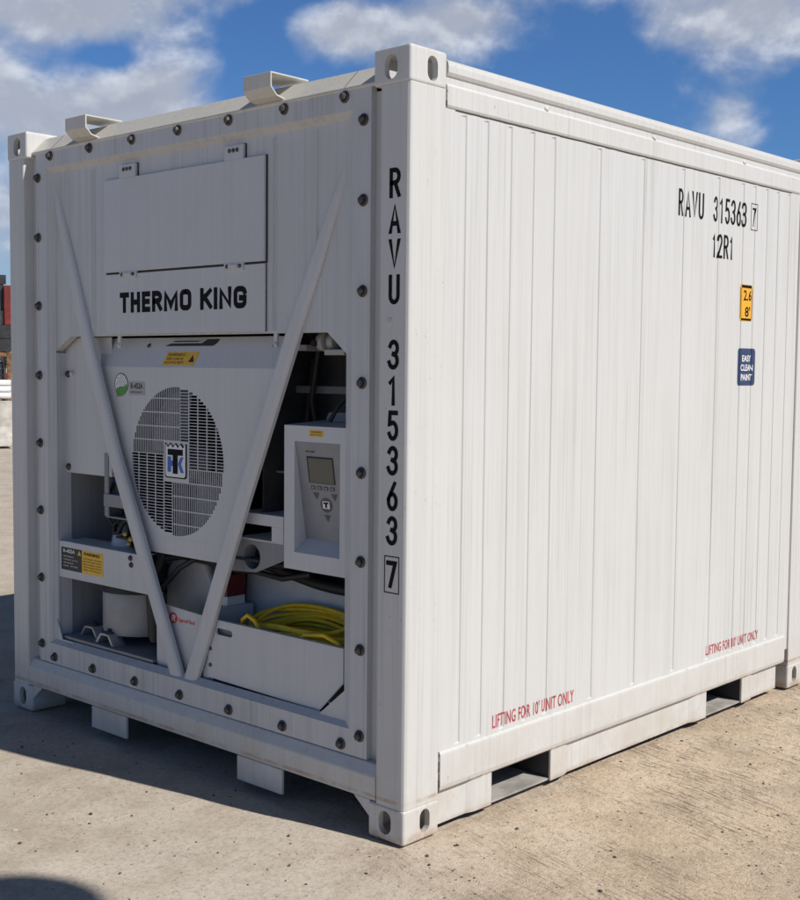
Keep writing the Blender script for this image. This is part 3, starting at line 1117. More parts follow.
# channel bracket beside the cover plate
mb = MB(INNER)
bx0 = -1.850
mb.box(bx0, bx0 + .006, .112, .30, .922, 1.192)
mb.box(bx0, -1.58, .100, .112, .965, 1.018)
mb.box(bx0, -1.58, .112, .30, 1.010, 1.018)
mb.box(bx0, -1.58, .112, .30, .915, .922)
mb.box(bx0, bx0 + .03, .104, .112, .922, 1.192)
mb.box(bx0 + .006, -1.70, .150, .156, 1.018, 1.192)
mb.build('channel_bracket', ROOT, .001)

# ---- fan panel with its pinwheel grille
YN = .085
CXF, CZF, RF = -1.322, 1.187, .298
MOD, AOF = .0565, .025
HS = AOF + MOD
RP = AOF + 5 * MOD
def panel_clip(bm):
    # sloping sides of the panel
    for (x0, z0), (x1, z1), sgn in (((-1.900, 1.69), (-1.530, .800), -1), ((-.655, 1.69), (-1.055, .800), 1)):
        d = Vector((x1 - x0, 0, z1 - z0)).normalized()
        n = Vector((d.z, 0, -d.x))
        if n.x * sgn < 0: n = -n
        bmesh.ops.bisect_plane(bm, geom=bm.verts[:] + bm.edges[:] + bm.faces[:], plane_co=(x0, 0, z0), plane_no=n, clear_outer=True, dist=1e-6)


def to_bm(mb):
    bm = bmesh.new()
    V = [bm.verts.new(v) for v in mb.v]
    for f in mb.f: bm.faces.new([V[i] for i in f])
    return bm


mb = MB(CLEAN)
Zt, Zb = 1.562, .806
rect_front(mb, -2.0, CXF - RP, Zb, Zt, YN)
rect_front(mb, CXF + RP, -.5, Zb, Zt, YN)
rect_front(mb, CXF - RP, CXF + RP, CZF + RP, Zt, YN)
rect_front(mb, CXF - RP, CXF + RP, Zb, CZF - RP, YN)
# upper strip leans back, bottom edge folds in
mb.face([(-2.0, YN, Zt), (-.5, YN, Zt), (-.5, YN + .050, 1.682), (-2.0, YN + .050, 1.682)])
mb.face([(-2.0, YN + .03, Zb), (-.5, YN + .03, Zb), (-.5, YN, Zb), (-2.0, YN, Zb)])
bm = to_bm(mb)
panel_clip(bm)
FP = link('fan_panel', bm_mesh(bm, [CLEAN]), ROOT)
md = FP.modifiers.new('s', 'SOLIDIFY'); md.thickness = .004; md.offset = -1

mb = MB(CLEAN)
PITCH, SLOT, EDG = .0122, .0092, .0022
for rot in range(4):
    cr, sr = [(1, 0), (0, 1), (-1, 0), (0, -1)][rot]
    P = lambda X, Z: (CXF + cr * X - sr * Z, YN + .0006, CZF + sr * X + cr * Z)
    def rect(xa, xb, za, zb):
        if xb - xa > 1e-6 and zb - za > 1e-6:
            mb.face([P(xa, za), P(xb, za), P(xb, zb), P(xa, zb)])
    for k in range(5):
        xa, xb = AOF + k * MOD, AOF + (k + 1) * MOD
        z = HS if k == 0 else -AOF
        while z < RP - 1e-6:
            zn = min(z + PITCH, RP)
            zs0, zs1 = z + .0015, z + .0015 + SLOT
            zm = max(abs(zs0), abs(zs1))
            xl = math.sqrt(RF * RF - zm * zm) if zm < RF else 0
            sa, sb = xa + EDG, min(xb - EDG, xl)
            if sb - sa > .007 and zs1 < zn:
                rect(xa, xb, z, zs0); rect(xa, xb, zs1, zn); rect(xa, sa, zs0, zs1); rect(sb, xb, zs0, zs1)
            else:
                rect(xa, xb, z, zn)
            z = zn
mb.face([(CXF - HS, YN + .0006, CZF - HS), (CXF + HS, YN + .0006, CZF - HS), (CXF + HS, YN + .0006, CZF + HS), (CXF - HS, YN + .0006, CZF + HS)])
bm = to_bm(mb)
panel_clip(bm)
GR = link('fan_grille', bm_mesh(bm, [CLEAN]), FP)
md = GR.modifiers.new('s', 'SOLIDIFY'); md.thickness = .0025; md.offset = -1

# maker's emblem in the middle: T over K on a white plate with a wavy top
mb = MB('black_ink', 'white_print', 'logo_blue')
ex0, ex1, ez0, ez1 = CXF - .068, CXF + .070, CZF - .066, CZF + .074
ye = YN - .003
def wavy(x0, x1, z0, z1, amp, ph=0):
    n = 32
    top = [(x1 + (x0 - x1) * i / n, z1 - amp * .5 * (1 - math.cos(2 * PI * 4 * i / n))) for i in range(n + 1)]
    return arc(x0 + .012, z0 + .012, .012, .012, 180, 270, 4) + arc(x1 - .012, z0 + .012, .012, .012, 270, 360, 4) + top
mb.k = 0; mb.prism(wavy(ex0, ex1, ez0, ez1, .013), 1, ye, YN)
mb.k = 1; mb.prism(wavy(ex0 + .005, ex1 - .005, ez0 + .005, ez1 - .005, .013), 1, ye - .0006, ye - .0001)
yt = ye - .0012
mb.k = 2
def poly(pts): mb.face([(CXF + x, yt, CZF + z) for x, z in pts])
poly([(-.050, -.042), (-.026, -.042), (-.026, .020), (-.050, .020)])
poly([(-.026, -.018), (-.016, -.018), (-.016, .004), (-.026, .004)])
poly([(.020, -.010), (.034, -.042), (.056, -.042), (.038, -.008), (.054, .020), (.034, .020), (.020, -.004)])
mb.k = 0
yt = ye - .0016
poly([(-.015, -.048), (.017, -.048), (.017, .026), (.050, .026), (.050, .050), (-.048, .050), (-.048, .026), (-.015, .026)])
mb.build('maker_emblem', FP)

# warning sticker, refrigerant sticker, pull handle
def sticker(name, parent, x0, x1, z0, z1, y, mat, lines, icon=True, skew=0.0):
    mb = MB(mat, 'black_print')
    mb.face([(x0, y, z0), (x1, y, z0), (x1 + skew, y, z1), (x0 + skew, y, z1)])
    mb.k = 1
    for txt, a, b, c, d in lines:
        text_front(mb, txt, x0 + (x1 - x0) * a, x0 + (x1 - x0) * b, z0 + (z1 - z0) * c, z0 + (z1 - z0) * d, y - .0005, .01)
    if icon:
        w = x1 - x0; h = z1 - z0
        a, b = x0 + w * .80, x0 + w * .97
        mb.face([(a, y - .0004, z0 + h * .25), (b, y - .0004, z0 + h * .25), ((a + b) / 2, y - .0004, z0 + h * .82)])
    return mb.build(name, parent)


mb = MB('label_grey', 'leaf_green', 'white_print', 'black_print')
yl = YN - .0008
rect_front(mb, -1.640, -1.530, 1.447, 1.503, yl)
mb.k = 3
text_front(mb, 'R-452A', -1.624, -1.540, 1.473, 1.496, yl - .0005, .03)
text_front(mb, 'REFRIGERANT', -1.624, -1.540, 1.455, 1.463, yl - .0005)
mb.k = 3; mb.face([(x, yl - .0002, z) for x, z in arc(-1.692, 1.490, .048, .047, 0, 360, 22)[:-1]])
mb.k = 2; mb.face([(x, yl - .0007, z) for x, z in arc(-1.692, 1.490, .044, .043, 0, 360, 22)[:-1]])
mb.k = 3
for i in range(5):
    z = 1.489 + i * .0085
    for j in range(5):
        x = -1.726 + j * .014 + (i % 2) * .006
        if ((x + .034) + 1.692 - .034) ** 2 + (z - 1.49) ** 2 > .0014: continue
        mb.face([(x, yl - .0011, z), (x + .006, yl - .0011, z), (x + .008, yl - .0011, z + .003), (x + .002, yl - .0011, z + .003)])
mb.k = 1
mb.face([(x, yl - .0014, z) for x, z in [(-1.728, 1.434), (-1.720, 1.444), (-1.732, 1.460), (-1.722, 1.474), (-1.700, 1.481), (-1.672, 1.482), (-1.652, 1.492), (-1.650, 1.468), (-1.664, 1.450), (-1.690, 1.440), (-1.714, 1.440)]])
mb.build('refrigerant_sticker', FP)['label'] = 'grey R-452A sticker with a green leaf globe'
# the upper strip leans back: work in its plane
def lean(z): return YN + .050 * (z - 1.562) / .120
st = sticker('warning_sticker', FP, -1.418, -1.212, 1.571, 1.624, 0.0, 'yellow_label',
             [('WARNING', .10, .66, .68, .92), ('KEEP CLEAR OF', .10, .62, .40, .58), ('ROTATING PARTS', .06, .66, .12, .30)], True, .012)
st['label'] = 'yellow warning sticker on the fan panel'
for v in st.data.vertices: v.co.y += lean(v.co.z) - .0008
mb = MB('seam_black', CLEAN)
hz0, hz1 = 1.648, 1.674
ho = .0022
mb.face([(x, lean(z) - ho, z) for x, z in [(-1.435, hz0), (-1.130, hz0), (-1.112, hz0 + .010), (-1.100, hz1), (-1.175, hz1), (-1.205, hz0 + .010), (-1.40, hz0 + .010), (-1.425, hz0 + .004)]])
mb.k = 1
mb.face([(x, lean(z) - ho - .002, z) for x, z in [(-1.40, hz0 + .012), (-1.21, hz0 + .012), (-1.18, hz1), (-1.38, hz1)]])
mb.k = 0
mb.face([(x, lean(z) - ho - .003, z) for x, z in [(-1.39, 1.664), (-1.23, 1.664), (-1.20, 1.669), (-1.375, 1.669)]])
mb.build('pull_handle', FP)
for x in (-1.545, -.772):
    mb = MB('bolt_steel')
    mb.lathe((x, lean(1.650) - .002, 1.650), (0, -1, .5), [(.009, 0), (.009, .003), (.0005, .004)], 10)
    mb.build('bolt', FP)
for x in (-1.690, -.715):
    mb = MB(CLEAN)
    mb.box(x - .009, x + .009, .072, .082, 1.640, 1.694)
    mb.lathe((x, .072, 1.652), (0, -1, 0), [(.009, 0), (.007, .006), (.0004, .007)], 10)
    mb.build('latch', FP, .001)

# condenser fan and coil behind the grille
mb = MB('fan_grey')
mb.lathe((CXF, .21, CZF), (0, -1, 0), [(.075, 0), (.075, .04), (.055, .055), (.0005, .058)], 20)
for a0, dy in ((128, 0), (308, .07)):
    n = 10; vs = []; fs = []
    for i in range(n + 1):
        a = math.radians(a0 - 46 + 92 * i / n)
        for r in (.07, .17, .292):
            vs.append((CXF + r * math.cos(a), .135 + dy + .05 * i / n, CZF + r * math.sin(a)))
    for i in range(n):
        for j in range(2):
            fs.append((i * 3 + j, i * 3 + j + 1, (i + 1) * 3 + j + 1, (i + 1) * 3 + j))
    mb.mesh(vs, fs)
mb.build('condenser_fan', ROOT)
mb = MB('coil_grey')
for i in range(70):
    x = -1.66 + i * .0112
    mb.box(x, x + .002, .30, .38, .86, 1.62)
mb.build('condenser_coil', ROOT)

# ---- control box
mb = MB(CLEAN)
bx0, bx1, bz0, bz1, by0 = -.658, -.336, .842, 1.361, .066
kx0, kx1, kz0, kz1 = -.604, -.372, .905, 1.305
mb.face([(bx0, by0, bz0), (kx0, by0, kz0), (kx0, by0, kz1), (bx0, by0, bz1)])
mb.face([(kx1, by0, kz0), (bx1, by0, bz0), (bx1, by0, bz1), (kx1, by0, kz1)])
mb.face([(bx0, by0, bz0), (bx1, by0, bz0), (kx1, by0, kz0), (kx0, by0, kz0)])
mb.face([(kx0, by0, kz1), (kx1, by0, kz1), (bx1, by0, bz1), (bx0, by0, bz1)])
kyT, kyB, kzB = .070, .125, .950
mb.face([(kx0, by0, kz0), (kx0, kyB, kzB), (kx0, kyT, kz1), (kx0, by0, kz1)])
mb.face([(kx1, by0, kz0), (kx1, by0, kz1), (kx1, kyT, kz1), (kx1, kyB, kzB)])
mb.face([(kx0, by0, kz0), (kx1, by0, kz0), (kx1, kyB, kzB), (kx0, kyB, kzB)])
mb.face([(kx0, by0, kz1), (kx0, kyT, kz1), (kx1, kyT, kz1), (kx1, by0, kz1)])
mb.face([(bx0, by0, bz0), (bx0, by0, bz1), (bx0, .26, bz1), (bx0, .26, bz0)])
mb.face([(bx0, by0, bz1), (bx1, by0, bz1), (bx1, .26, bz1 + .012), (bx0, .26, bz1 + .012)])
mb.face([(bx0, by0, bz0), (bx0, .26, bz0), (bx1, .26, bz0), (bx1, by0, bz0)])
mb.face([(bx0, .26, bz0), (bx0, .26, bz1), (bx1, .26, bz1), (bx1, .26, bz0)])
CB = mb.build('control_box', ROOT)
# helper on the leaning keypad: (s across 0..1, t up 0..1)
def K(s, t, l=0.0):
    x = kx0 + (kx1 - kx0) * s
    z = kzB + (kz1 - kzB) * t
    y = kyB + (kyT - kyB) * t
    return (x, y - l, z - l * .15)
mb = MB('keypad_grey')
mb.face([K(.0, 0, .001), K(1, 0, .001), K(1, 1, .001), K(.0, 1, .001)])
KP = mb.build('keypad', CB)
def kquad(mb, s0, s1, t0, t1, l=.002):
    mb.face([K(s0, t0, l), K(s1, t0, l), K(s1, t1, l), K(s0, t1, l)])
def ktext(mb, txt, s0, s1, t0, t1, l=.002):
    vs, fs = text_tris(txt, .02)
    mb.mesh([K(p[0], p[1], l) for p in fit(vs, s0, s1, t0, t1)], fs)
mb = MB('seam_black', 'screen_glass')
kquad(mb, .22, .80, .585, .855, .002); mb.k = 1; kquad(mb, .25, .78, .592, .838, .003)
mb.build('screen', KP)
mb = MB('black_print')
ktext(mb, 'MP-4000', .22, .42, .895, .912)
mb.build('model_lettering', KP)
for i in range(4):
    s = .25 + i * .14
    mb = MB('button_dark', 'keypad_grey')
    kquad(mb, s, s + .10, .520, .560, .002); mb.k = 1; kquad(mb, s + .025, s + .075, .530, .550, .0028)
    mb.build('button', KP)
for s, t in ((.28, .42), (.68, .42), (.48, .20)):
    mb = MB('button_dark')
    mb.face([K(s + .07, t, .0022), K(s + .14, t + .07, .0022), K(s, t + .07, .0022)])
    mb.build('button', KP)
mb = MB('button_dark', 'white_print', 'black_ink')
mb.face([K(.55 + .13 * math.cos(a), .370 + .075 * math.sin(a), .0022) for a in np.linspace(0, 2 * PI, 21)[:-1]])
mb.k = 1; kquad(mb, .475, .625, .335, .410, .0030)
mb.k = 2; kquad(mb, .495, .605, .384, .400, .0036); kquad(mb, .530, .570, .345, .384, .0036)
mb.build('button', KP)
sticker('warning_sticker', CB, -.527, -.456, 1.325, 1.348, by0 - .0008, 'yellow_label', [('WARNING', .1, .9, .55, .85), ('HIGH VOLTAGE', .1, .9, .15, .4)], False)['label'] = 'small yellow warning sticker on the control box'

# upper right inside: lamp clips, cross bar, back tab
mb = MB(INNER)
mb.box(-.95, -.56, .300, .330, 1.470, 1.498)
mb.build('cross_bar', CAV, .002)
mb = MB('bolt_steel')
mb.lathe((-.880, .300, 1.486), (0, -1, 0), [(.008, 0), (.008, .003), (.0004, .004)], 10)
mb.build('bolt', CAV)
mb = MB('bolt_steel')
mb.lathe((-.925, .300, 1.482), (0, -1, 0), [(.006, 0), (.006, .003), (.0004, .004)], 10)
mb.build('bolt', CAV)
mb = MB('tank_white')
mb.box(-.73, -.615, .13, .50, 1.628, 1.650)
mb.build('conduit_tray', CAV, .002)
mb = MB('tank_white')
mb.box(-.50, -.40, .11, .50, 1.612, 1.632)
mb.build('conduit_tray', CAV, .002)
for x in (-.545, -.49):
    mb = MB('tank_white')
    mb.lathe((x - .014, .155, 1.660), (1, 0, 0), [(.001, 0), (.034, 0), (.034, .028), (.001, .028)], 20)
    mb.build('conduit_clip', CAV, .001)
mb = MB('rubber_black')
mb.tube([(-.56, .11, 1.655), (-.555, .25, 1.645), (-.56, .50, 1.64)], .012, 8)
mb.build('wiring', CAV)
mb = MB(INNER)
mb.prism([(-.60, 1.372), (-.60, 1.385), (-.585, 1.405), (-.36, 1.405), (-.36, 1.372)], 1, .22, .228)
mb.build('back_tab', CAV)

# shelf channel and holed bracket between the bar and the control box
mb = MB(CLEAN)
mb.box(-.965, -.700, .100, .106, .978, 1.020)
mb.box(-.965, -.700, .106, .30, 1.014, 1.020)
mb.box(-.965, -.700, .100, .30, .917, .923)
mb.box(-.765, -.700, .100, .106, .923, .978)
mb.box(-.765, -.759, .106, .30, .923, 1.014)
mb.box(-.965, -.700, .290, .30, .923, 1.014)
mb.build('channel_bracket', ROOT, .001)
# plate with a round hole
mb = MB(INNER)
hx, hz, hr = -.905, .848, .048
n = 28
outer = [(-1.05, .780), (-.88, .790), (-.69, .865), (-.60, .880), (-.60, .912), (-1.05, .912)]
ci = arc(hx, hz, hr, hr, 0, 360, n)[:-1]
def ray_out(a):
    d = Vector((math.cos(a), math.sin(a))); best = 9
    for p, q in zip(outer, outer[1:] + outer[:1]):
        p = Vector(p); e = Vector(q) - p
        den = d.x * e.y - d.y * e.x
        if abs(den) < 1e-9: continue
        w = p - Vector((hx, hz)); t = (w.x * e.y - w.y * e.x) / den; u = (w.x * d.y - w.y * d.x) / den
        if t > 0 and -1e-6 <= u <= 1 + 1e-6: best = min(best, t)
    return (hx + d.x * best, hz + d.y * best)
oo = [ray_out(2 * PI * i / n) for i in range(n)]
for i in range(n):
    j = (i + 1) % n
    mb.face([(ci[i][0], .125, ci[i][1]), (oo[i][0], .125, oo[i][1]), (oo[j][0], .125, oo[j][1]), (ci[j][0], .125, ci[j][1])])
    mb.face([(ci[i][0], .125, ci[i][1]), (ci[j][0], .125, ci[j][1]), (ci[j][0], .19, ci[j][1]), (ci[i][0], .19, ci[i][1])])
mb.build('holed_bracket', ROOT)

# ---- middle and lower part
mb = MB(CLEAN)
mb.prism([(-2.148, .628), (-1.478, .632), (-1.545, .790), (-2.148, .790)], 1, .066, .074)
mb.box(-2.148, -1.545, .074, .20, .782, .790)
mb.box(-2.148, -1.48, .074, .14, .629, .634)
XB = mb.build('cross_plate', ROOT, .0015)
mb = MB('black_print', 'yellow_label', 'white_print', 'black_ink')
ys = .0652
rect_front(mb, -2.128, -1.966, .664, .764, ys)
mb.k = 1; rect_front(mb, -1.966, -1.806, .664, .764, ys)
mb.face([(-2.000, ys - .0005, .738), (-1.972, ys - .0005, .738), (-1.986, ys - .0005, .760)])
mb.k = 2
text_front(mb, 'R-452A', -2.112, -2.020, .741, .757, ys - .0005, .03)
for i in range(4):
    text_front(mb, ['REFRIGERANT', 'CHARGE 4.5 KG', 'SEE MANUAL', 'OIL POE'][i], -2.112, -2.03 + .03 * (i % 2), .722 - i * .014, .728 - i * .014, ys - .0005)
mb.k = 3
text_front(mb, 'WARNING!', -1.955, -1.830, .743, .758, ys - .0005, .03)
for i in range(5):
    text_front(mb, ['DISCONNECT POWER', 'BEFORE SERVICING', 'KEEP HANDS CLEAR', 'OF MOVING PARTS', 'READ THE MANUAL'][i], -1.955, -1.82, .726 - i * .012, .732 - i * .012, ys - .0005)
mb.build('warning_sticker', XB)['label'] = 'black and yellow warning sticker on the cross plate'
for x, z in ((-1.605, .770), (-1.600, .742)):
    mb = MB('bolt_steel')
    mb.lathe((x, .066, z), (0, -1, 0), [(.012, 0), (.012, .003), (.008, .004), (.008, .009), (.0004, .010)], 10)
    mb.build('bolt', XB)

# panel between the V bars with the red logo
mb = MB(CLEAN)
mb.prism([(-1.448, .340), (-1.452, .520), (-1.490, .628), (-1.430, .606), (-1.100, .590), (-1.09, .340)], 1, .082, .090)
CP = mb.build('centre_panel', ROOT, .0015)
mb = MB('red_logo', 'white_print')
yi = .0812
lcx, lcz, lr = -1.338, .556, .0225
mb.face([(x, yi, z) for x, z in arc(lcx, lcz, lr * 1.2, lr, 0, 360, 24)[:-1]])
text_front(mb, 'Ingersoll Rand', -1.305, -1.196, .541, .562, yi, .015, .3)
mb.k = 1
text_front(mb, 'IR', lcx - .015, lcx + .015, lcz - .013, lcz + .013, yi - .0006, .03, .3)
mb.build('maker_logo', CP)

# cable tray front
mb = MB(CLEAN)
tr = [(-1.098, .361), (-.472, .349), (-.352, .470), (-.352, .586), (-1.098, .586)]
sl_ = rounded(-1.050, -.952, .536, .562, .0128, 5)
# face with the oblong hand hole: fan between hole and outline
def ring_faces(mb, inner, outer, y, yd):
    cx = sum(p[0] for p in inner) / len(inner); cz = sum(p[1] for p in inner) / len(inner)
    # densify outline so that every hole point has an outline partner
    def hit(a):
        d = Vector((math.cos(a), math.sin(a))); best = 9
        for p, q in zip(outer, outer[1:] + outer[:1]):
            p = Vector(p); e = Vector(q) - p; den = d.x * e.y - d.y * e.x
            if abs(den) < 1e-9: continue
            w = p - Vector((cx, cz)); t = (w.x * e.y - w.y * e.x) / den; u = (w.x * d.y - w.y * d.x) / den
            if t > 0 and -1e-6 <= u <= 1 + 1e-6: best = min(best, t)
        return (cx + d.x * best, cz + d.y * best)
    angs = sorted([math.atan2(p[1] - cz, p[0] - cx) for p in inner] + [math.atan2(p[1] - cz, p[0] - cx) for p in outer])
    def hin(a):
        d = Vector((math.cos(a), math.sin(a))); best = 0
        for p, q in zip(inner, inner[1:] + inner[:1]):
            p = Vector(p); e = Vector(q) - p; den = d.x * e.y - d.y * e.x
            if abs(den) < 1e-12: continue
            w = p - Vector((cx, cz)); t = (w.x * e.y - w.y * e.x) / den; u = (w.x * d.y - w.y * d.x) / den
            if t > 0 and -1e-6 <= u <= 1 + 1e-6: best = max(best, t)
        return (cx + d.x * best, cz + d.y * best)
    I = [hin(a) for a in angs]; O = [hit(a) for a in angs]; n = len(angs)
    for i in range(n):
        j = (i + 1) % n
        mb.face([(I[i][0], y, I[i][1]), (O[i][0], y, O[i][1]), (O[j][0], y, O[j][1]), (I[j][0], y, I[j][1])])
        mb.face([(O[i][0], y, O[i][1]), (O[i][0], yd, O[i][1]), (O[j][0], yd, O[j][1]), (O[j][0], y, O[j][1])])
        mb.face([(I[i][0], y, I[i][1]), (I[j][0], y, I[j][1]), (I[j][0], yd, I[j][1]), (I[i][0], yd, I[i][1])])
ring_faces(mb, sl_, tr, .068, .076)
mb.box(-1.098, -.352, .068, .088, .5862, .5922)
mb.box(-1.098, -.352, .082, .34, .380, .386)
TR = mb.build('cable_tray', ROOT)
mb = MB('keypad_grey')
rect_front(mb, -1.06, -.94, .53, .57, .0885)
mb.build('slot_liner', TR)
for z in (.475, .410):
    mb = MB('bolt_steel')
    mb.lathe((-1.083, .068, z), (0, -1, 0), [(.008, 0), (.008, .004), (.0004, .005)], 8)
    mb.build('bolt', TR)
mb = MB(CLEAN)
mb.box(-1.135, -1.100, .074, .30, .352, .620)
mb.build('tray_side', TR)

# grey moulded cover behind the cable, with a dark rubber edge on its wavy top
mb = MB('sheet_grey')
top = []
for i in range(25):
    f = i / 24; x = -1.20 + .80 * f
    top.append((x, .770 - .050 * f + .010 * math.sin(f * 7 + .4)))
mb.prism([(-1.20, .36), (-.40, .36)] + top[::-1], 1, .32, .38)
MC = mb.build('moulded_cover', ROOT, .010, 2)
mb = MB('rubber_black')
mb.tube([(x, .315, z + .004 + .012 * (1 - i / 24)) for i, (x, z) in enumerate(top)], [.030 - .012 * i / 24 for i in range(25)], 8)
mb.build('rubber_edge', MC)
mb = MB('rubber_black')
mb.tube([(-1.175, .310, .40), (-1.180, .310, .60), (-1.17, .310, .75)], .014, 8)
mb.build('rubber_edge', MC)

# compressor pot with feet in the lower left bay
mb = MB('tank_white')
c = (-1.830, .300, 0)
mb.lathe((c[0], c[1], .405), (0, 0, 1), [(.178, 0), (.184, .012), (.184, .19), (.160, .24), (.13, .275), (.07, .295), (.0005, .30)], 32)
CPOT = mb.build('compressor', ROOT)
mb = MB('dark_cavity')  # wide dark disc round the upper part of the pot
mb.lathe((c[0] + .02, c[1] - .03, .595), (0, 0, 1), [(.185, 0), (.185, .04), (.0005, .05)], 32)
mb.build('dark_disc', CPOT)
mb = MB(INNER)
mb.box(-2.14, -1.455, .066, .50, .354, .366)
mb.build('mounting_plate', CPOT)
for x, y in ((-2.01, .125), (-1.83, .085)):
    mb = MB('galvanised', 'bolt_steel')
    mb.prism([(x - .070, .367), (x - .052, .367), (x - .024, .406), (x + .024, .406), (x + .052, .367), (x + .070, .367), (x + .030, .413), (x - .030, .413)], 1, y, y + .06)
    mb.k = 1
    mb.lathe((x, y + .03, .413), (0, 0, 1), [(.026, 0), (.026, .006), (.012, .007), (.012, .018), (.0004, .019)], 12)
    mb.build('foot', CPOT)

# liquid tank, hoses and red box behind the V
mb = MB('tank_white')
mb.prism([(-1.56, .42), (-1.20, .42), (-1.24, .70), (-1.30, .795), (-1.48, .805), (-1.545, .72)], 1, .20, .34)
mb.build('plastic_tank', ROOT, .02, 3)
mb = MB('rubber_black')
mb.tube([(-1.54, .14, .42), (-1.535, .13, .56), (-1.525, .13, .70), (-1.50, .16, .80), (-1.44, .22, .83)], .022, 10)
mb.build('hose', ROOT)
mb = MB('rubber_black')
mb.tube([(-1.55, .16, .58), (-1.47, .13, .66), (-1.36, .13, .75), (-1.28, .16, .80)], .012, 8)
mb.build('hose', ROOT)
mb = MB('rubber_black')
mb.tube([(-1.60, .16, .72), (-1.56, .14, .76), (-1.40, .18, .79), (-1.20, .20, .78)], .016, 8)
mb.build('hose', ROOT)

mb = MB('box_red', 'white_print', 'black_print')
mb.box(-1.205, -1.125, .185, .28, .655, .742)
mb.k = 1; mb.box(-1.205, -1.127, .187, .28, .54, .654)
mb.k = 2; mb.box(-1.195, -1.155, .1855, .19, .575, .620)
mb.build('battery_box', ROOT, .003)

for pth, r_, mt_, nm_ in (
        ([(-1.60, .18, .42), (-1.575, .15, .60), (-1.57, .14, .80)], .026, 'rubber_black', 'hose'),
        ([(-2.14, .42, .86), (-1.95, .38, .88), (-1.80, .34, .86), (-1.66, .30, .90)], .013, 'brass', 'copper_pipe'),
        ([(-2.14, .45, .93), (-1.90, .42, .95), (-1.66, .36, .96)], .010, 'brass', 'copper_pipe'),
        ([(-1.90, .40, 1.09), (-1.88, .38, .96), (-1.84, .30, .84), (-1.82, .25, .80)], .012, 'rubber_black', 'hose'),
        ([(-1.75, .18, .80), (-1.70, .16, .86), (-1.64, .15, .90), (-1.60, .17, .98)], .018, 'rubber_black', 'hose'),
        ([(-1.78, .20, .96), (-1.74, .15, .87), (-1.70, .15, .81)], .012, 'rubber_black', 'hose'),
        ([(-1.68, .30, .42), (-1.66, .22, .52), (-1.64, .20, .62)], .014, 'brass', 'copper_pipe'),
        ([(-2.08, .42, .37), (-2.06, .42, .50), (-2.00, .42, .58), (-1.90, .40, .60)], .012, 'rubber_black', 'hose'),
        ([(-1.12, .22, .76), (-.98, .20, .775), (-.84, .22, .76), (-.70, .24, .79)], .012, 'rubber_black', 'hose'),
        ([(-1.10, .25, .80), (-.90, .24, .80), (-.75, .24, .83), (-.62, .22, .82)], .015, 'rubber_black', 'hose'),
        ([(-.74, .30, 1.35), (-.72, .26, 1.45), (-.68, .24, 1.56), (-.66, .24, 1.66)], .011, 'rubber_black', 'hose'),
        ([(-.83, .36, 1.03), (-.80, .30, 1.10), (-.82, .32, 1.30), (-.80, .34, 1.60)], .014, 'rubber_black', 'hose'),
        ([(-.50, .14, 1.375), (-.48, .16, 1.43), (-.44, .22, 1.50), (-.43, .28, 1.60)], .008, 'rubber_black', 'hose'),
        ([(-1.15, .30, .84), (-1.05, .22, .86), (-.98, .20, .85), (-.88, .20, .84), (-.74, .24, .86)], .020, 'rubber_black', 'hose')):
    mb = MB(mt_)
    mb.tube(pth, r_, 8)
    mb.build(nm_, ROOT)
# wiring and fittings in the upper left bay
mb = MB('rubber_black')
mb.tube([(-1.83, .14, 1.06), (-1.865, .13, .99), (-1.87, .13, .92), (-1.82, .13, .88), (-1.79, .15, .92), (-1.76, .2, .95)], .007, 8)
mb.build('wiring', ROOT)
mb = MB('rubber_black')
mb.tube([(-1.85, .16, .895), (-1.83, .14, .845), (-1.80, .14, .85), (-1.775, .15, .90), (-1.72, .18, .91)], .011, 8)
mb.build('wiring', ROOT)
mb = MB('rubber_black')
mb.tube([(-1.86, .2, .91), (-1.78, .18, .895), (-1.70, .17, .89), (-1.62, .2, .85)], .016, 8)
mb.build('wiring', ROOT)
mb = MB('rubber_black')
mb.tube([(-1.66, .14, .95), (-1.64, .14, .86), (-1.60, .16, .78)], .03, 8)
mb.build('wiring', ROOT)

mb = MB('wire_blue')
mb.lathe((-1.865, .15, 1.085), (0, -.2, -1), [(.022, 0), (.022, .03), (.012, .05), (.0004, .052)], 12)
mb.build('cable_plug', ROOT)
mb = MB('sheet_grey')
mb.lathe((-1.82, .25, .76), (0, 0, 1), [(.11, 0), (.115, .02), (.10, .09), (.06, .115), (.0005, .12)], 24)
mb.build('filter_pot', ROOT)
for x, y, z in ((-1.725, .13, .853), (-1.68, .125, .835), (-1.70, .13, .812), (-1.65, .13, .845)):
    mb = MB('brass')
    mb.lathe((x, y, z), (.3, -1, .2), [(.010, -.01), (.012, 0), (.012, .012), (.008, .014), (.0004, .015)], 6, False)
    mb.build('brass_fitting', ROOT)

# ================================================================ YELLOW CABLE lying in the tray
mb = MB('cable_yellow')
pts = []
turns = 14
for i in range(turns * 40):
    a = 2 * PI * i / 40
    k = i / 40
    rx = .285 - .012 * ((k * 1.7) % 3) + .010 * math.sin(k * 2.1)
    ry = .085 + .010 * math.sin(k * 1.3)
    cz = .458 + .0130 * k
    tilt = .020 + .010 * math.sin(k * .9)
    x = -.700 + rx * math.cos(a) + .008 * math.sin(k * 3)
    y = .205 + ry * math.sin(a)
    z = cz + tilt * math.cos(a - .4) * 1.0 + .030 * math.sin(a) + .006 * math.sin(3 * a + k)
    pts.append((x, y, z - .030 * (math.cos(a) ** 2) * (k / turns)))
mb.tube(pts, .0088, 8)
loop = [(-.955, .125, .545), (-.935, .105, .605), (-.895, .098, .628), (-.855, .098, .612), (-.825, .10, .575), (-.80, .11, .53)]
mb.tube(loop, .0088, 8)
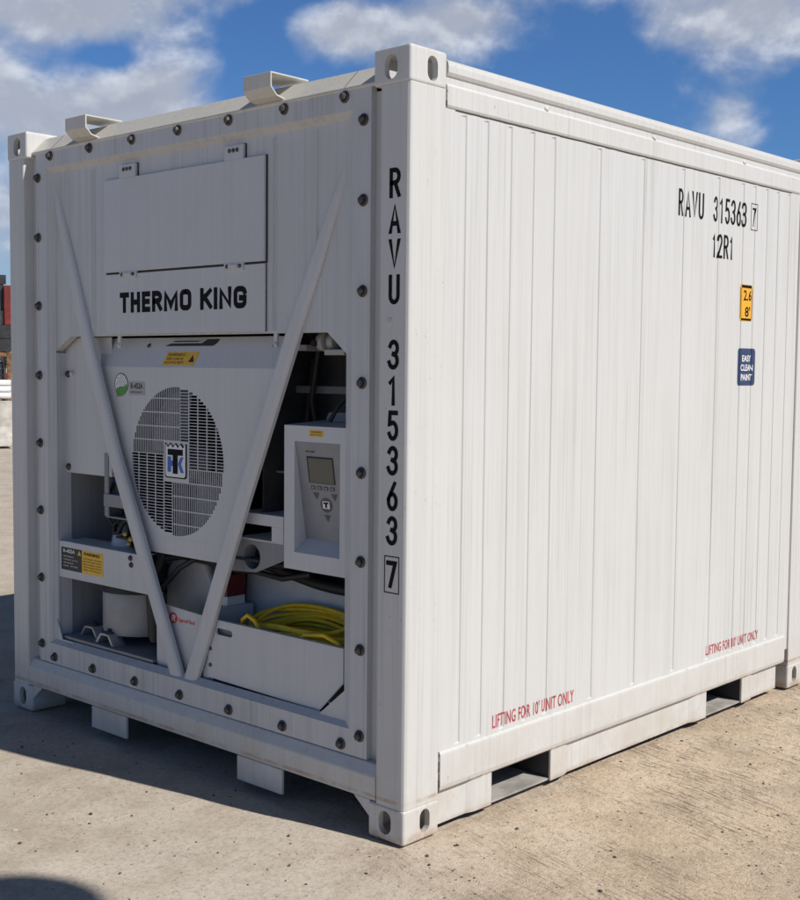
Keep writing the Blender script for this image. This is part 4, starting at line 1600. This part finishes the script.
loop = [(-.66, .11, .55), (-.58, .10, .600), (-.48, .098, .615), (-.41, .10, .595), (-.385, .11, .55), (-.380, .12, .50)]
mb.tube(loop, .0088, 8)
o = mb.build('power_cable')
tag(o, 'yellow power cable coiled up in the white tray of the cooling unit', 'cable')

# ================================================================ STONES on the ground
def stones(name, mt, n, rlo, rhi, label, seed, areas):
    r = np.random.RandomState(seed)
    t = (1 + 5 ** .5) / 2
    base = np.array([(-1, t, 0), (1, t, 0), (-1, -t, 0), (1, -t, 0), (0, -1, t), (0, 1, t), (0, -1, -t), (0, 1, -t), (t, 0, -1), (t, 0, 1), (-t, 0, -1), (-t, 0, 1)]) / 1.9
    fc = np.array([(0, 11, 5), (0, 5, 1), (0, 1, 7), (0, 7, 10), (0, 10, 11), (1, 5, 9), (5, 11, 4), (11, 10, 2), (10, 7, 6), (7, 1, 8), (3, 9, 4), (3, 4, 2), (3, 2, 6), (3, 6, 8), (3, 8, 9), (4, 9, 5), (2, 4, 11), (6, 2, 10), (8, 6, 7), (9, 8, 1)])
    V = []; F = []
    k = 0
    while k < n:
        x0, x1, y0, y1 = areas[r.randint(len(areas))]
        x = r.uniform(x0, x1); y = r.uniform(y0, y1)
        if -2.45 < x < .01 and -.01 < y < 3.0: continue
        s = rlo * (rhi / rlo) ** (r.rand() ** 3.4)
        sc = s * np.array([r.uniform(.8, 1.5), r.uniform(.7, 1.2), r.uniform(.5, .9)])
        a = r.uniform(0, 6.28)
        p = base * (1 + r.uniform(-.22, .22, (12, 1))) * sc
        q = np.stack([p[:, 0] * math.cos(a) - p[:, 1] * math.sin(a), p[:, 0] * math.sin(a) + p[:, 1] * math.cos(a), p[:, 2]], 1)
        z = float(ground_z(np.array([x]), np.array([y]))[0])
        q += (x, y, z + sc[2] * .3)
        V.append(q); F.append(fc + 12 * k)
        k += 1
    me = bpy.data.meshes.new(name)
    me.from_pydata(np.concatenate(V).tolist(), [], np.concatenate(F).tolist())
    me.materials.append(MATS[mt])
    o = link(name, me)
    tag(o, label, 'gravel', None, 'stuff')


AREA = [(-2.4, 1.8, -1.6, .2), (0, 2.2, -.8, 2.6), (.0, 2.0, .2, 3.6), (-5, 0, -2, .4)]
stones('dark_gravel', 'stone_dark', 1500, .0015, .0075, 'scattered small dark stones on the sandy ground', 5, AREA)
stones('pale_gravel', 'stone_pale', 3000, .0016, .0075, 'scattered small pale stones on the sandy ground', 6, AREA)

# ================================================================ FAR LEFT BACKGROUND
DV = Vector((-.8697, .4935, 0)); NV = Vector((.4935, .8697, 0))
def bg(dist, lat, z=0): 
    p = CAM + DV * dist + NV * lat
    return Vector((p.x, p.y, z))
BROT = math.atan2(NV.y, NV.x)        # local x = rightwards, local y = away


def bgthing(name, dist, lat, label, cat, group=None, rz=0.0):
    return empty(name, bg(dist, lat, -.007), label, cat, group, BROT + rz)


def part(mb, name, root, bevel=0.0):
    return mb.build(name, root, bevel, 1, (0, 0, 0))


# concrete barrier block
t = bgthing('concrete_barrier', 24.2, -.72, 'pale weathered concrete barrier lying at the far left of the yard', 'barrier', None, .12)
mb = MB('concrete_pale')
mb.prism([(-.30, .04), (.30, .04), (.26, .22), (.13, .40), (.10, .88), (-.10, .88), (-.13, .40), (-.26, .22)], 0, -1.3, .86)
part(mb, 'block', t, .015)
mb = MB('rust_steel')
for x in (-.8, .35):
    mb.tube([(x - .09, 0, .87), (x - .08, 0, .95), (x + .08, 0, .95), (x + .09, 0, .87)], .012, 6)
part(mb, 'lifting_loop', t)
# pipes on a rack
t = bgthing('pipe_rack', 29, -.9, 'rusty low rack behind the concrete barrier, carrying white pipes', 'rack')
for x in (-1.2, .8):
    mb = MB('rust_steel')
    mb.box(x - .05, x + .05, -.5, -.42, 0, .72); mb.box(x - .05, x + .05, .42, .5, 0, .72)
    mb.box(x - .05, x + .05, -.5, .5, .72, .80)
    part(mb, 'trestle', t)
for i, (ly, lz, lab) in enumerate(((-.30, .87, 'front'), (-.14, .87, 'second'), (.02, .87, 'third'), (-.22, 1.01, 'upper front'), (-.06, 1.01, 'upper rear'), (-.14, 1.15, 'topmost'))):
    p = bg(29 + ly, -.9)
    mb = MB('pipe_white')
    mb.lathe((-1.7, 0, 0), (1, 0, 0), [(.055, 0), (.068, 0), (.068, 2.75), (.055, 2.75), (.055, 0)], 16)
    o = mb.build('white_pipe', None, 0, 1, (p.x, p.y, lz - .007))
    o.rotation_euler = (0, 0, BROT)
    tag(o, 'white plastic pipe on the rusty rack, ' + lab + ' of the small pile', 'pipe', 'white pipes on the rack')
# rusty stillage
t = bgthing('steel_stillage', 33, -1.05, 'rust brown open steel frame crate holding dark boards at the far left', 'crate')
mb = MB('rust_steel')
for x in (-1.2, 1.18):
    for y in (-.6, .6):
        mb.box(x - .05, x + .05, y - .05, y + .05, 0, 1.86)
for z in (.12, 1.80):
    for y in (-.6, .6): mb.box(-1.15, 1.13, y - .045, y + .045, z - .05, z + .05)
    for x in (-1.2, 1.18): mb.box(x - .045, x + .045, -.55, .55, z - .05, z + .05)
part(mb, 'frame', t, .006)
mb = MB('machine_black')
for i in range(8): mb.box(-1.1, 1.05, -.5, .5, .20 + i * .18, .36 + i * .18)
part(mb, 'board_stack', t)
# forklift
t = bgthing('forklift_truck', 41, .60, 'red and black forklift truck with raised mast beyond the stillage', 'forklift')
mb = MB('machine_red')
mb.prism([(-.6, .35), (.55, .35), (.75, .6), (.75, 1.15), (.45, 1.30), (-.2, 1.05), (-.6, 1.0)], 0, -1.55, -.50)
part(mb, 'chassis', t, .03)
mb = MB('machine_black')
for x in (-1.42, -.63):
    mb.box(x - .06, x + .06, -.78, -.68, .12, 4.25)
    mb.box(x - .05, x + .05, -.86, -.79, .12, 3.2)
mb.box(-1.48, -.50, -.80, -.66, 4.02, 4.30); mb.box(-1.40, -.66, -.78, -.70, 2.3, 2.45); mb.box(-1.40, -.66, -.78, -.70, .3, .45)
mb.tube([(-1.02, -.70, .2), (-1.02, -.70, 3.0)], .06, 10)
part(mb, 'mast', t)
mb = MB('machine_red')
mb.box(-.57, .15, -.92, -.62, 2.75, 3.98)
part(mb, 'lift_carriage', t, .02)
mb = MB('machine_black')
mb.box(-1.3, .12, -.95, -.70, 2.36, 2.75); mb.box(-1.3, -.06, -.93, -.72, 1.95, 2.36); mb.box(.02, .12, -.9, -.8, .9, 2.36)
part(mb, 'fork_backrest', t)
mb = MB('machine_black')
for x in (-1.48, -.57):
    mb.tube([(x, -.55, 1.0), (x, -.45, 2.15), (x, .35, 2.15), (x, .5, 1.25)], .04, 8)
mb.box(-1.5, -.55, -.45, .36, 2.13, 2.18)
part(mb, 'overhead_guard', t)
for x in (-1.5, -.55):
    for y, r in ((-.5, .36), (.45, .30)):
        mb = MB('rubber_black', 'machine_red')
        mb.lathe((x - .12, y, r), (1, 0, 0), [(r * .55, 0), (r * .95, 0), (r, .04), (r, .20), (r * .95, .24), (r * .55, .24), (r * .55, 0)], 20)
        mb.k = 1
        mb.lathe((x - .10, y, r), (1, 0, 0), [(.001, 0), (r * .55, 0), (r * .55, .2), (.001, .2)], 16)
        part(mb, 'wheel', t)
mb = MB('machine_black')
mb.box(-1.25, -.80, .05, .45, 1.06, 1.18); mb.box(-1.25, -.80, .38, .48, 1.18, 1.65)
part(mb, 'seat', t, .03)

# trees beyond the yard
def tree(dist, lat, h, w, label, seed):
    r = random.Random(seed)
    t = bgthing('tree', dist, lat, label, 'tree', 'trees beyond the yard')
    mb = MB('bark')
    mb.tube([(0, 0, 0), (.1, 0, h * .25), (.05, .1, h * .55), (.2, 0, h * .8)], [.16, .13, .09, .03], 8)
    for i in range(7):
        a = r.uniform(0, 6.28); z = h * r.uniform(.28, .6)
        mb.tube([(.08, 0, z), (math.cos(a) * w * .25, math.sin(a) * w * .25, z + h * .12), (math.cos(a) * w * .45, math.sin(a) * w * .45, z + h * .22)], [.06, .04, .015], 6)
    part(mb, 'trunk', t)
    mb = MB('leaves')
    cl = []
    for i in range(26):
        a = r.uniform(0, 6.28); q = r.uniform(.1, .5) * w
        cl.append((math.cos(a) * q, math.sin(a) * q, h * r.uniform(.30, .92), r.uniform(.25, .55) * w * .33))
    for (x, y, z, s) in cl:
        for j in range(70):
            v = Vector((r.gauss(0, 1), r.gauss(0, 1), r.gauss(0, .8)))
            v = v.normalized() * s * r.uniform(.4, 1.15)
            c_ = Vector((x, y, z)) + v
            u = Vector((r.gauss(0, 1), r.gauss(0, 1), r.gauss(0, 1))).normalized(); q2 = u.orthogonal().normalized()
            k = r.uniform(.10, .20)
            mb.face([c_ - u * k, c_ + q2 * k * .6, c_ + u * k, c_ - q2 * k * .6])
    part(mb, 'crown', t)


tree(98, .3, 4.6, 5.5, 'broad low tree seen beside the forklift mast at the left edge', 1)
tree(92, -5.5, 4.2, 5.0, 'rounded bushy tree left of the forklift, nearest of the row', 2)
tree(104, 6.5, 5.2, 6.0, 'taller tree standing behind the container, beyond the yard', 3)
tree(110, -11, 5.6, 6.5, 'tallest tree of the row, furthest to the left', 4)
tree(101, 12.5, 4.4, 5.5, 'small bushy tree furthest behind the container', 5)

# globe on a pole, added out of frame to cast the lower left shadow
t = empty('shadow_globe', (4.95, .015, -.007), 'added unseen globe on a slim grey pole, casting the round shadow on the ground', 'shadow caster')
mb = MB('galvanised')
mb.tube([(0, 0, 0), (0, 0, 5.30)], [.070, .038], 14)
mb.lathe((0, 0, 0), (0, 0, 1), [(.11, 0), (.11, .014), (.055, .018), (.05, .12), (.0005, .121)], 18)
part(mb, 'pole', t)
mb = MB('pipe_white')
mb.lathe((0, 0, 5.50), (0, 0, 1), [(.20 * math.cos(a), .20 * math.sin(a)) for a in np.linspace(-1.45, 1.5707, 14)], 24)
part(mb, 'globe', t)
mb = MB('machine_black')
mb.lathe((0, 0, 5.26), (0, 0, 1), [(.036, 0), (.06, .02), (.07, .05), (.0005, .051)], 18)
part(mb, 'collar', t)
